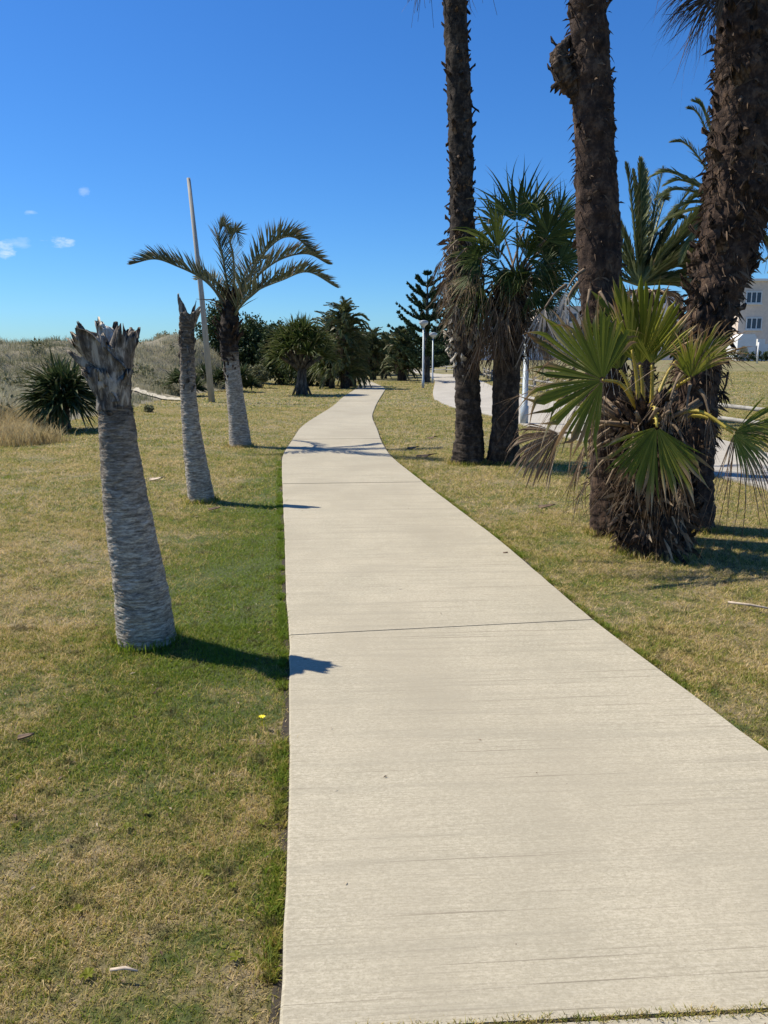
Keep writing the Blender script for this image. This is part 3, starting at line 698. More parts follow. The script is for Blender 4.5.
def high_crown(parent, top, n=16, Rr=.95, dead_n=10):
    """leaves of a tall palm far above the frame: one leaf of each kind, copied"""
    protos = []
    for v_ in range(2):
        mb = MB(); fan_mesh(mb, V((.85,0,.15)), V((1,0,-.05)), V((0,0,1)), Rr, 210, 22, .5, .45)
        petiole_mesh(mb, V((0,0,0)), V((.85,0,.15)), .02, .01, .08, False)
        o = mb.build('fan_leaf', M['fan'], None); protos.append(o)
    for k in range(n):
        o = protos[k%2] if k < 2 else protos[k%2].copy()
        if k >= 2: col.objects.link(o)
        o.parent = parent; o.location = top-parent_world(parent); o.rotation_euler = (random.uniform(-.3,.3), -random.uniform(-.45, 1.2), k*2.4)
    for k in range(dead_n):
        a = k*2.4+1; dead_leaf(parent, top-V((0,0,.15+.08*k)), (math.cos(a), math.sin(a), 0), 1.2)

# T1
f = P(468, 462); D = f.y; pts = [f+V((0,0,-.06)), W(469,430,D), W(467,372,D), W(463,300,D), W(462,220,D), W(460,120,D), W(455,0,D)]
top = V((pts[-1].x-.05, D+.05, 8.6)); pts2 = pts+[top]
root = empty('tall_fan_palm', (f.x, f.y, 0), 'slimmest tall palm trunk, left of the leafy young palm, with a grey scaly middle', 'palm tree', 'tall fan palms right of the walk')
rads = [.28, .215, .195, .235, .18, .172, .165, .17]
mb = MB(); cT = trunk_mesh(mb, pts2, rads, 40, 26, .02, .09, .022, 6); mb.build('trunk', M['darkbark'], root, True)
boots(root, cT, rads, 260, .30, .50, (.10,.2), (.10,.17), 'bootgrey', 'grey_leaf_bases', (.1,.5), (-.6,.0))
boots(root, cT, rads, 380, .46, .98, (.06,.14), (.06,.13), 'bootdark', 'old_leaf_bases', (.1,.7), (-.3,.5))
fibre(root, cT, rads, 260, .38, .55, (.1,.3)); 
high_crown(root, top)
# T2
f = P(611, 532); D = f.y; pts = [f+V((0,0,-.06)), W(609,470,D), W(607,380,D), W(600,270,D), W(594,130,D), W(588,0,D)]
top = V((pts[-1].x-.05, D+.1, 8.2)); pts2 = pts+[W(585,-120,D), top]
root = empty('tall_fan_palm', (f.x, f.y, 0), 'middle tall palm, behind the shaggy fan palm, with a torn knob high on its left', 'palm tree', 'tall fan palms right of the walk')
rads = [.19, .175, .175, .185, .165, .155, .16, .15]
mb = MB(); cT = trunk_mesh(mb, pts2, rads, 44, 34, .014, .06, .02, 8); mb.build('trunk', M['brownbark'], root, True)
boots(root, cT, rads, 330, .22, .98, (.04,.09), (.04,.09), 'bootdark', 'old_leaf_bases', (.1,.5), (-.3,.6))
fibre(root, cT, rads, 900, .1, .98, (.03,.10), w=.008, mat='deaddark')
kn = W(561, 68, D-.02); 
mb = MB(); trunk_mesh(mb, [W(583,112,D), W(572,88,D), kn, W(560,52,D), W(572,34,D)], [.02,.075,.085,.06,.015], 22, 90, .02, .04, .022, 16); mb.build('torn_knob', M['bootdark'], root, True)
mb = MB()
for i in range(16): boot_mesh(mb, W(random.uniform(556,572), random.uniform(45,95), D-random.uniform(-.03,.08)), (-1,random.uniform(-.8,.8),.2), (-.2,0,random.choice([1,-.8])), random.uniform(.06,.13), .07, .01, .5, .1, jag=.3)
mb.build('knob_scales', M['bootdark'], root, True)['kind'] = 'stuff'
for (x, y, ox, L_, w_) in ((578,283,-.7,.55,.4),(590,290,-.3,.6,.5),(566,285,-1,.5,.35),(600,292,.3,.55,.3),(584,270,-.9,.45,.3),(604,300,.6,.5,.3)):
    dead_leaf(root, W(x, y, D-.18), (ox, -.7, 0), L_, mat='greydead', Rr=L_*.8, spread=75, nseg=9, wid=.95, droop=.5)
high_crown(root, top)
# T3
f = P(690, 527); D = f.y; pts = [f+V((0,0,-.06)), W(691,470,D), W(695,390,D), W(709,318,D), W(728,245,D), W(744,170,D), W(751,80,D), W(755,0,D)]
top = V((pts[-1].x+.05, D, 5.75)); pts2 = pts+[top]
root = empty('tall_fan_palm', (f.x, f.y, 0), 'thickest and rightmost tall palm, its dark trunk shaggy with dead brown leaves', 'palm tree', 'tall fan palms right of the walk')
rads = [.235, .205, .20, .205, .25, .30, .30, .28, .2]
mb = MB(); cT = trunk_mesh(mb, pts2, rads, 44, 34, .02, .08, .028, 7); mb.build('trunk', M['brownbark'], root, True)
boots(root, cT, rads, 620, .30, .98, (.07,.17), (.06,.13), 'bootdark', 'old_leaf_bases', (.1,.6), (-.3,.8))
fibre(root, cT, rads, 1800, .16, .95, (.05,.14), w=.01, mat='deaddark')
for k in range(34):
    q = random.uniform(.56, .93); a = random.uniform(-1.1, 1.0); p = axis_at(cT, q)
    dead_leaf(root, p+V((math.cos(a),math.sin(a),0))*.2, (math.cos(a), math.sin(a), 0), random.uniform(.38,.75), nseg=11, mat=random.choice(['dead','deaddark','deaddark']))
for (x, y) in ((772,52),(776,120),(772,175)):
    dead_leaf(root, W(x-14, y-25, D-.1), (.9, -.4, 0), random.uniform(.5,.8), mat='dead', spread=50)
for hx, hy, dx, dz, rr_ in ((722,-18,-.85,-.38,.60),(728,-26,-.62,-.62,.60),(724,-8,-.95,-.15,.55),(730,-14,-.72,-.5,.62)):
    mb = MB(); fan_mesh(mb, W(hx, hy, D-.3), (dx,-.15,dz), (.3,-.8,.4), rr_, 75, 34, .5, .35, 1.0, fold=.5, wid=.9, messy=.4, cup=-.05); mb.build('hanging_dead_leaf', M['deaddark'], root)
high_crown(root, top, 16, .95, 0)
mb = MB(); mb.tube([W(728,372,D-.1), W(726,385,D-.12), W(722,394,D-.14)], [.012,.01,.008], 6); fan_mesh(mb, W(722,392,D-.14), (.15,0,-1), (0,-1,0), .16, 90, 8, .5, .2, 1.0); mb.build('dangling_scrap', M['bootdark'], root)

# ------------------------------------------------------------------ leafy young fan palm beside the slim trunk
f = P(503, 462); D = f.y-.1
root = empty('young_fan_palm', (f.x, f.y, 0), 'leafy young fan palm with dark bare lower trunk, just right of the slimmest tall trunk', 'palm tree')
pts = [f+V((0,0,-.06)), W(505,430,D), W(506,380,D), W(508,330,D), W(510,300,D), W(512,286,D)]; rads = [.29, .215, .205, .24, .22, .12]
mb = MB(); cB = trunk_mesh(mb, pts, rads, 36, 40, .015, .09, .02, 6); mb.build('trunk', M['darkbark'], root, True)
boots(root, cB, rads, 160, .52, 1.0, (.12,.28), (.08,.16), 'bootdark', 'old_leaf_bases', (.15,.8), (.1,.8))
cc = W(512, 285, D)
for k in range(60):
    a = random.uniform(0, 6.28); z = random.uniform(-.45, .15)
    dead_leaf(root, cc+V((math.cos(a)*.2, math.sin(a)*.2, z)), (math.cos(a), math.sin(a), 0), random.uniform(.6,.95), nseg=12)
LV = [((478,258),(-.9,-.3,-.35),(-.3,-1,.4),.70,170,.62,.6), ((497,248),(-.75,-.2,.6),(-.4,-.9,-.2),.88,200,.95,.35), ((517,222),(0.0,.0,1),(0,-1,.1),.98,150,.95,.15),
      ((545,240),(.45,-.1,.85),(.1,-1,0),.86,200,.95,.25), ((549,235),(.25,-.1,.9),(.3,-.9,0),.90,210,.98,.3), ((560,262),(.9,-.1,.3),(.1,-1,.2),.75,190,.9,.35),
      ((505,268),(-.35,-.5,-.6),(-.1,-1,.4),.62,170,.9,.4), ((522,286),(-.3,-.2,.3),(0,-1,.35),.62,200,.92,.4), ((533,290),(.25,-.3,-.95),(.1,-1,.3),.5,120,.9,.3),
      ((530,215),(-.1,.5,1),(0,-.5,-.6),.85,180,.95,.2), ((500,225),(-.6,.5,.8),(-.3,-.8,-.2),.8,180,.95,.2), ((540,300),(.9,-.2,-.3),(.2,-.9,.6),.55,150,.7,.5),
      ((470,275),(-.6,-.3,-.8),(-.6,-.8,.2),.60,130,.45,.5), ((560,215),(.5,.4,.8),(.1,-.8,-.3),.7,170,.95,.2)]
for k in range(24):
    a = random.uniform(-2.9, .3) if k < 16 else random.uniform(0, 3.1); e = random.uniform(-.55, .9); o_ = V((math.cos(a), math.sin(a)*.8, 0)); hb = cc+o_*random.uniform(.35,.6)+V((0,0,.05+e*.5))
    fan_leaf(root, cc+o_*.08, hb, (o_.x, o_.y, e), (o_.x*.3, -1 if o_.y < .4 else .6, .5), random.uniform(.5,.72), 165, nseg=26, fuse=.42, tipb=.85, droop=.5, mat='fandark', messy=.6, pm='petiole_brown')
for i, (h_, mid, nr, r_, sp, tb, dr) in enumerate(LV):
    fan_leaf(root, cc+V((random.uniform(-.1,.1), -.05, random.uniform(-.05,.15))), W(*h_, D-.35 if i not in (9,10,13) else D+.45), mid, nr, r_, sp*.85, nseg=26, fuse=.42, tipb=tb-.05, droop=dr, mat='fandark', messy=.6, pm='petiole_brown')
for (x, y, ox) in ((468,248,-1),(462,262,-1),(474,300,-.7),(482,305,-.5),(470,285,-.9),(458,240,-1)):
    dead_leaf(root, W(x, y, D-.4), (ox, -.4, 0), random.uniform(.5,.75), spread=110, wid=.5)

# ------------------------------------------------------------------ the shaggy low fan palm in front
f = P(656, 551); D = f.y
root = empty('low_fan_palm', (f.x, f.y, 0), 'short shaggy fan palm with big green fans in front of the tall trunks', 'palm tree')
pts = [f+V((0,0,-.06)), W(655,520,D), W(652,480,D), W(648,440,D), W(645,408,D)]; rads = [.26, .25, .235, .20, .12]
mb = MB(); cF = trunk_mesh(mb, pts, rads, 40, 60, .02, .08, .03, 7); mb.build('trunk', M['darkbark'], root, True)
boots(root, cF, rads, 420, .03, .98, (.10,.2), (.07,.13), 'bootdark', 'old_leaf_bases', (.25,.9), (-.8,.9))
fibre(root, cF, rads, 700, 0, .95, (.08,.22), w=.01)
cr = W(645, 415, D)
for k in range(14):
    a = random.uniform(3.0, 5.2) if k < 9 else random.uniform(0, 6.28); z = random.uniform(-.35, -.02)
    dead_leaf(root, cr+V((math.cos(a)*.26, math.sin(a)*.26, z)), (math.cos(a), math.sin(a), 0), random.uniform(.35,.55), nseg=12, mat='dead', wid=.5)
for i in range(22):   # stubs of cut leaf stalks round the crown
    a = i*2.4; p = cr+V((math.cos(a)*.13, math.sin(a)*.13, -.08)); m_ = MB(); e = p+V((math.cos(a)*.3, math.sin(a)*.3, random.uniform(.02,.22))); m_.tube([p, (p+e)/2, e], [.028,.02,.014], 6); m_.build('leaf_stalk', M['petiole_brown'], root, True)
g = lambda *a, **k: fan_leaf(root, *a, **k)
g(cr+V((-.08,-.05,.05)), W(603,380,D-.45), (-.86,-.10,.42), (.30,-.9,.30), .74, 210, nseg=50, fuse=.74, tipb=.74, droop=.45, label='largest green fan, facing the walk, with frayed brown tips', sag=.08, messy=.6)
g(cr+V((0,-.1,.02)), W(657,427,D-.42), (-.16,-.25,-1), (.05,-1,.25), .62, 135, nseg=36, fuse=.74, tipb=.76, droop=.25, label='green fan hanging down in front of the trunk', sag=.12, messy=.6)
g(cr+V((.12,-.15,.0)), W(733,433,D-.50), (.85,-.1,-.5), (.1,-.85,.5), .46, 130, nseg=26, fuse=.5, tipb=.58, droop=.8, label='fan drooping at the right on a long yellow stalk', sag=.10, pr=(.020,.012))
g(cr+V((.15,-.12,.0)), W(737,430,D-.40), (1,.3,.12), (0,-.9,.5), .50, 75, nseg=22, fuse=.7, tipb=.95, droop=.2)
g(cr+V((0,.05,.05)), W(640,365,D+.05), (-.12,0,1), (-.75,-.65,0), .74, 110, nseg=22, fuse=.78, tipb=.92, droop=.05, fold=.7)
g(cr+V((-.05,.0,.05)), W(632,350,D-.05), (-.25,.1,1), (.6,-.8,0), .52, 90, nseg=20, fuse=.72, tipb=.74, droop=.05, fold=.7)
g(cr+V((.05,.0,.05)), W(652,365,D-.05), (.22,.1,1), (-.5,-.8,0), .60, 100, nseg=22, fuse=.65, tipb=.68, droop=.1, fold=.7)
g(cr+V((.05,-.05,.05)), W(690,378,D-.40), (.10,-.1,1), (.35,-1,.1), .52, 120, nseg=30, fuse=.5, tipb=.50, droop=.35, label='yellow-green upright fan with curled straw tips before the thick trunk', sag=.03, messy=.5)
g(cr+V((.06,-.05,.05)), W(699,366,D-.2), (.45,-.1,.9), (-.5,-.9,.2), .50, 110, nseg=28, fuse=.5, tipb=.48, droop=.35, messy=.5)
g(cr+V((-.06,.1,.05)), W(620,370,D+.15), (-.35,.3,.8), (.5,-.9,.1), .58, 120, nseg=24, fuse=.6, tipb=.8, droop=.15)
g(cr+V((.1,.1,.05)), W(676,360,D+.3), (.25,.5,.8), (0,-.8,.3), .50, 120, nseg=26, fuse=.5, tipb=.55, droop=.25)
for hb, mid, nr, Rr, sp, n_ in ((W(603,380,D-.43),(-.95,-.05,.05),(.22,-.9,.30),.82,110,44),(W(603,380,D-.42),(-.45,-.05,-.9),(.22,-.9,.30),.55,90,30),(W(657,427,D-.40),(-.35,-.25,-1),(.05,-1,.25),.64,100,34),(W(690,378,D-.38),(-.1,-.1,1),(.35,-1,.1),.60,120,22),(W(699,366,D-.2),(.5,-.1,.8),(-.5,-.9,.2),.6,110,20),(W(735,432,D-.45),(.4,-.1,-.9),(.1,-.85,.5),.55,130,20)):
    mb = MB(); fan_mesh(mb, hb, mid, nr, Rr, sp, n_, .30, .6, 1.0, fold=.6, wid=.7, messy=.5, cup=-.02); mb.build('dead_leaf', M['dead'], root)['label'] = 'frayed brown blades edging a green fan'
# dead fan drooping left on a thin stalk
mb = MB(); hb = W(559,433,D-.1); fan_mesh(mb, hb, (-.82,-.1,-.42), (.1,-1,.3), .43, 105, 34, .72, 1.1, 1.0, fold=.45, wid=1.05, messy=.3, cup=-.05)
fan_mesh(mb, hb+V((0,-.03,0)), (-.88,-.1,-.30), (.1,-1,.3), .40, 90, 24, .80, 1.2, 1.0, fold=.4, wid=1.1, messy=.2, cup=-.08)
o = mb.build('dead_leaf', M['dead'], root); o['label'] = 'folded straw-coloured dead fan hanging at the left'
mb = MB(); petiole_mesh(mb, W(612,422,D), hb, .016, .008, -.03, False); mb.build('petiole', M['petiole_brown'], o, True)
for (x, y, ox) in ((690,385,-.3),(676,392,-.5),(668,400,-.4),(700,390,.2),(682,372,-.6)):
    dead_leaf(root, W(x, y, D-.25), (ox, -.6, 0), random.uniform(.35,.5), nseg=12, spread=60)
for (x,y,ox) in ((560,372,-1),(552,362,-1),(575,392,-.8),(565,385,-.9)):
    mb = MB(); fan_mesh(mb, W(x+22, y-8, D-.4), (ox, -.1, -.35), (0,-1,.3), .40, 60, 12, .3, .5, 1.0, fold=.6, wid=.6, messy=.5); mb.build('dead_leaf', M['dead'], root)

# ------------------------------------------------------------------ date palm behind
D = 20.6; f = W(640, 419, D); f.z = gz(f.x, D)
root = empty('date_palm', (f.x, D, f.z), 'date palm with long arching feather fronds seen between the middle and right tall trunks', 'palm tree')
pts = [V((f.x, D, -.1)), V((f.x, D, 1.2)), V((f.x, D, 2.6)), V((f.x, D, 3.2))]; rads = [.32, .28, .32, .2]
mb = MB(); c_ = trunk_mesh(mb, pts, rads, 28, 24, .03, .12, .03, 5); mb.build('trunk', M['darkbark'], root, True); boots(root, c_, rads, 120, .2, 1, (.15,.3), (.1,.2), 'bootdark')
cx = W(640, 285, D)
PH = [(66,-34),(78,-52),(72,10),(60,-10),(48,14),(-22,-108),(-4,-116),(24,-112),(52,-95),(72,-62),(88,-38),(96,-14),(86,8),(70,28),(-40,-95),(-62,-70),(-80,-40),(-92,-5),(-80,22),(40,-98),(62,-80),(8,-110),(50,-20),(64,-44),(76,-66),(44,-66),(30,-50),(58,-90),(100,-66),(104,-20),(60,4),(14,-92),(-12,-104),(34,-86),(84,-58),(96,-48),(78,-28),(68,-6),(80,-50),(92,-25),(55,-58),(60,-30),(-30,-60)]
for i, (dx, dy) in enumerate(PH):
    dd = random.uniform(-1.6, 1.6) if i > 8 else random.uniform(-.8, .8); s_ = D/770.0
    e = V((dx*s_, dd, -dy*s_)); m1 = cx+e*.35+V((0,0,.14*e.length*(1 if dy > -90 else .3))); m2 = cx+e*.72+V((0,0,.20*e.length*(1 if dy > -90 else .3))); mb = MB()
    frond_mesh(mb, [cx, m1, m2, cx+e], 76, .50, .12, .50, .62, .036, .25, 0, .045, seg=26); mb.build('frond', M['phoenix'], root)
for k in range(12):
    a = k*2.4; e = V((math.cos(a)*1.2, math.sin(a)*1.2, -1.5)); mb = MB(); frond_mesh(mb, [cx-V((0,0,.2)), cx+e*.3+V((math.cos(a)*.5, math.sin(a)*.5, .2)), cx+e*.7+V((math.cos(a)*.3, math.sin(a)*.3, 0)), cx+e], 30, .4, .2, .2, .6, .03, .4, 1.0, .03, seg=20); mb.build('dead_frond', M['dead'], root)

D = 19.0; f = W(703, 424, D); f.z = gz(f.x, D)
root = empty('date_palm', (f.x, D, f.z), 'taller date palm hidden behind the thickest trunk, its frond tips poking out left', 'palm tree')
cx = W(728, 208, D); pts = [V((f.x, D, -.1)), V((f.x+.05, D, 2.0)), V((f.x+.3, D, 4.0)), V((cx.x, D, cx.z))]; rads = [.2, .17, .2, .2]
mb = MB(); c_ = trunk_mesh(mb, pts, rads, 24, 20, .03, .12, .03, 5); mb.build('trunk', M['darkbark'], root, True)
for i, (dx, dy) in enumerate([(-34,-98),(-60,-56),(-66,-34),(-72,-6),(-66,22),(-50,52),(-48,-84),(-30,70),(30,-90),(60,-60),(80,-20),(78,20),(60,55),(0,-105),(10,80),(-62,-20),(-58,8)]):
    s_ = D/770.0; e = V((dx*s_, random.uniform(-.7,.9), -dy*s_)); m1 = cx+e*.35+V((0,0,.12*e.length)); m2 = cx+e*.75+V((0,0,.14*e.length)); mb = MB()
    frond_mesh(mb, [cx, m1, m2, cx+e], 50, .38, .14, .5, .6, .03, .3, 0, .035, seg=22); mb.build('frond', M['phoenix'], root)

# ------------------------------------------------------------------ dragon tree at the dune foot
def spiky(name, px, py, label, cat, h, nheads, L, w, spread_x, tr=.10, group=None, per=90, mat='sword', roots_=0, hz=None, bunch=1.9, droop=.25, top=None):
    f = P(px, py); root = empty(name, (f.x, f.y, 0), label, cat, group); D = f.y
    mb = MB(); fork = h*.45; trunk_mesh(mb, [f+V((0,0,-.1)), f+V((0,0,fork*.5)), f+V((.03,0,fork))], [tr*1.35, tr, tr*.9], 20, 30, .01, .08, .012, 9); mb.build('trunk', M['treebark'], root, True)
    for k in range(roots_):
        a = k*6.28/roots_; m_ = MB(); m_.tube([f+V((math.cos(a)*.42, math.sin(a)*.42, -.05)), f+V((math.cos(a)*.2, math.sin(a)*.2, .5)), f+V((0,0,.95))], [.05,.05,.06], 7); m_.build('prop_root', M['treebark'], root, True)
    for k in range(nheads):
        a = k*2.4+.5; q = math.sqrt((k+.3)/nheads); ctr = f+V((math.cos(a)*spread_x*q, math.sin(a)*spread_x*q*.8, h*(1-.42*q*q)+random.uniform(-.1,.1)))
        m_ = MB(); m_.tube([f+V((0,0,fork*.85)), (f+V((0,0,fork))).lerp(ctr, .5)-V((0,0,.06)), ctr], [tr*.6, tr*.45, tr*.35], 7); m_.build('limb', M['treebark'], root, True)
        m_ = MB(); rosette_mesh(m_, ctr, per, L, w, (math.cos(a)*q*.8, math.sin(a)*q*.8, 1), bunch, droop); m_.build('leaf_rosette', M[mat], root)
    return root
spiky('dragon_tree', 65, 430, 'low round-headed spiky tree with stiff blue-green leaves at the foot of the left dune', 'spiky tree', 1.0, 8, .98, .07, .30, .125, per=80, bunch=1.9, droop=.2)
spiky('screw_pine', 302, 395, 'spiky-leaved tree with a flared dark foot left of the far bend of the walk', 'spiky tree', 2.75, 20, 1.05, .06, 1.0, .22, per=80, mat='screw', roots_=6, bunch=1.25, droop=.25)
spiky('yucca', 332, 388, 'yucca with drooping sword leaves right behind the flared-foot spiky tree', 'yucca', 1.7, 8, 1.2, .07, .6, .15, per=80, roots_=0, bunch=1.7, droop=.4, mat='screw')

# dark undergrowth below it
def bush(px, py, label, hpx, wpx, n=3500, size=.16, mat='bush', cat='bush', name='bush', group=None, dmul=1.0, stems=4, d=None, top_flat=1.0):
    if d is None: f = P(px, py)
    else: f = W(px, py, d)
    zg = max(gz(f.x, f.y), float(dune_h(f.x, f.y))); f.z = zg
    D = f.y; hh = hpx*D/F_PX; ww = wpx*D/F_PX
    root = empty(name, tuple(f), label, cat, group); bl = []
    for k in range(7):
        a = k*2.4; q = math.sqrt((k+.2)/7)
        rx = ww*.5*random.uniform(.34,.5); rz = hh*random.uniform(.24,.36)
        bl.append((f.x+math.cos(a)*q*ww*.36, f.y+math.sin(a)*q*ww*.3, f.z+hh*(.42+.26*random.random()*(1-q)+.05), rx, rx*.9, rz))
    bl.append((f.x, f.y, f.z+hh*.3, ww*.42, ww*.36, hh*.32))
    bl.append((f.x+ww*random.uniform(-.15,.15), f.y, f.z+hh*.76, ww*.26, ww*.25, hh*.24))
    crown_np('foliage', bl, n, size, M[mat], root)
    for k in range(stems):
        a = k*2.4; m_ = MB(); m_.tube([f+V((0,0,-.1)), f+V((math.cos(a)*ww*.1, math.sin(a)*ww*.1, hh*.3)), f+V((math.cos(a)*ww*.25, math.sin(a)*ww*.2, hh*.62))], [.07,.05,.02], 6); m_.build('stem', M['treebark'], root, True)
    return root
bush(222, 386, 'dark rounded tree just left of the feathery palm crown, behind the pole', 66, 46, 7000, .17, d=52, name='bushy_tree', cat='tree')
bush(250, 386, 'dark spreading tree directly behind the feathery palm trunk', 68, 50, 8000, .17, d=50, name='bushy_tree', cat='tree')
bush(280, 384, 'dark dense tree between the feathery palm and the flared-foot spiky tree', 62, 44, 7000, .17, d=48, name='bushy_tree', cat='tree')
bush(205, 380, 'small dark tree topping the right shoulder of the dune', 34, 26, 3000, .15, d=60, name='bushy_tree', cat='tree')
bush(141, 352, 'lone small dark tree on the dune crest between the two headless stumps', 20, 22, 1800, .16, d=60, name='bushy_tree', cat='tree')
bush(310, 384, 'dark low thicket behind the flared-foot spiky tree', 44, 60, 7000, .16, d=46, name='thicket', cat='bush')
bush(260, 388, 'grey-green round shrub right of the feathery palm trunk', 24, 20, 2200, .10, 'bushgrey', group=None)
bush(246, 387, 'pale shrub touching the right side of the feathery palm trunk', 22, 18, 1800, .10, 'bushgrey')
bush(127, 413, 'small green bush at the lawn edge between the two stumps', 10, 16, 1200, .06, 'bushgrey')
bush(150, 412, 'tiny grey bush right of the small green bush at the dune foot', 7, 12, 700, .05, 'bushgrey')
for (x, y, lb) in ((186, 396, 'spiky agave clump just left of the wooden pole'), (226, 391, 'spiky agave clump between the wooden pole and the feathery palm'), (206, 389, 'spiky agave clump right behind the wooden pole'), (243, 392, 'low agave clump right against the feathery palm trunk')):
    f = P(x, y); rt = empty('agave', (f.x, f.y, float(dune_h(f.x, f.y))*.6), lb, 'agave', 'agaves at the dune foot')
    for k in range(5):
        a = k*2.4; m_ = MB(); rosette_mesh(m_, (f.x+math.cos(a)*.4, f.y+math.sin(a)*.3, .35+.25*(k % 3)), 60, .75, .09, (0,0,1), 1.8, .15); m_.build('leaf_rosette', M['sword'], rt)

# ------------------------------------------------------------------ distant palms
pf = MB(); frond_mesh(pf, [(0,0,0),(.55,0,.42),(1.2,0,.5),(1.75,0,.1)], 40, .42, .12, .3, .8, .05, .3, 0, .03, seg=18); pf_o = pf.build('frond', M['phoenix'], None)
pf_me = pf_o.data; bpy.data.objects.remove(pf_o)
df = MB(); frond_mesh(df, [(0,0,0),(.3,0,-.1),(.5,0,-.6),(.55,0,-1.2)], 26, .3, .12, .3, .6, .05, .3, .8, .03, seg=16); df_o = df.build('dead_frond', M['dead'], None); df_me = df_o.data; bpy.data.objects.remove(df_o)
def small_palm(px, py, h, label, scale=1.0, n=34, skirt=16, d=None, tr=.22, layers=1, lean=0, group='palms clumped at the far bend of the walk'):
    f = P(px, py) if d is None else V((W(px, 400, d).x, d, 0)); f.z = gz(f.x, f.y); root = empty('feather_palm', tuple(f), label, 'palm tree', group)
    mb = MB(); trunk_mesh(mb, [f+V((0,0,-.1)), f+V((lean*.4,0,h*.5)), f+V((lean,0,h))], [tr*1.2, tr, tr*.8], 18, 14, .02, .12, .02, 5); mb.build('trunk', M['darkbark'], root, True)
    for ly in range(layers):
        for k in range(n):
            o = bpy.data.objects.new('frond', pf_me); col.objects.link(o); o.parent = root; s_ = scale*random.uniform(.8, 1.1)
            el = random.uniform(-1.25, .55); o.rotation_euler = (random.uniform(-.3,.3), el, k*2.4+ly); o.scale = (s_, s_, s_); o.location = (lean, 0, h-ly*(h-.5)/max(1, layers-1)*.95)
    for k in range(skirt):
        o = bpy.data.objects.new('dead_frond', df_me); col.objects.link(o); o.parent = root; o.rotation_euler = (0, 0, k*2.4+.7); o.location = (lean, 0, h-.2-.05*k); o.scale = (scale,)*3
    return root
small_palm(345, 388.5, 3.35, 'tallest dark bushy palm left of the far walk, tight beside its edge', .85, 40, 14, layers=5)
small_palm(330, 386, 3.0, 'bushy dark palm standing left of the tallest one at the far bend', .8, 36, 10, layers=4)
small_palm(352, 386.5, 2.6, 'bushy palm hugging the left edge of the walk where it disappears', .62, 36, 10, layers=5)
small_palm(373, 379.5, 2.6, 'dark palm right of the walk end, beside the shorter round one', .85, 36, 10, layers=4)
small_palm(384, 378.5, 2.3, 'dark palm in the middle of the row right of the walk end', .8, 34, 8, layers=4)
small_palm(402, 380.5, 2.2, 'round dark palm on a short thick trunk, left of the tiered pine', .9, 40, 12, layers=3, tr=.3)
small_palm(362, 376, 2.6, 'distant palm framed above the end of the walk', 1.0, 36, 8, layers=2)
small_palm(776, 0, 7.4, 'far palm crown at the right picture edge beside the apartment block', .9, 36, 12, d=55, group=None)

# ------------------------------------------------------------------ norfolk pines
def norfolk(px, py, hh, label, tiers=13, wmax=2.6, seed=1, z0=.9, d=None):
    f = P(px, py) if d is None else V((W(px, 380, d).x, d, 0)); f.z = gz(f.x, f.y); root = empty('norfolk_pine', tuple(f), label, 'pine tree', 'tiered pines behind the lamps')
    mb = MB(); trunk_mesh(mb, [f+V((0,0,-.1)), f+V((0,0,hh*.5)), f+V((0,0,hh))], [.26, .15, .02], 16, 8, .01, .2, .01, 4); mb.build('trunk', M['treebark'], root, True)
    for ti in range(tiers):
        q = ti/(tiers-1); z = z0+(hh-z0-.1)*q; L = (wmax*(1-q)**.75+.12); nb = 6 if q < .85 else 5
        for k in range(nb):
            a = k*6.283/nb+ti*.55+random.gauss(0,.1); o_ = V((math.cos(a), math.sin(a), 0)); l = L*random.uniform(.85,1.12); p = f+V((0,0,z))
            c_ = catmull([p, p+o_*l*.5+V((0,0,l*(.12+.22*q))), p+o_*l+V((0,0,l*(.42+.4*q)))], 12); m_ = MB(); m_.tube(c_, [.035-.0025*i for i in range(12)], 5)
            for s in range(int(330*l/wmax)+40):
                t = random.uniform(.18, 1); x = axis_at(c_, t); u = c_[-1]-c_[0]; u.normalize(); sd = u.cross(V((0,0,1)))
                dr = (u*.7+sd*random.uniform(-1,1)+V((0,0,random.uniform(-.25,.9)))).normalized(); ll = random.uniform(.2,.42)*(1.25-.5*t); w_ = dr.cross(V((random.random()-.5,random.random()-.5,random.random()-.5))).normalized()*.06
                r = random.random(); m_.add([x, x+dr*ll*.5+w_, x+dr*ll, x+dr*ll*.5-w_], [(0,1,2,3)], [(0,r,0)]*4)
            m_.build('branch', M['pine'], root)
norfolk(426.5, 382, 7.1, 'tiered pine with a spire top, directly behind the nearer round-headed lamp', 9, 3.3)
norfolk(456, 378, 7.8, 'broader dark pine half hidden behind the slimmest tall palm trunk', 11, 3.4)
norfolk(401, 374, 4.0, 'small distant pine just left of the lamps', 9, 2.0, d=66)

bush(300, 380, 'long dark thicket on the skyline behind the flared-foot spiky tree', 40, 110, 8000, .24, d=66, name='thicket')
bush(385, 376, 'dark thicket closing the view behind the palms right of the walk end', 34, 70, 6000, .22, d=72, name='thicket')
bush(350, 376, 'dark thicket closing the view at the end of the walk', 30, 40, 3000, .22, d=75, name='thicket')
bush(430, 374, 'low dark thicket far behind the two lamps', 18, 80, 5000, .24, d=95, name='thicket')
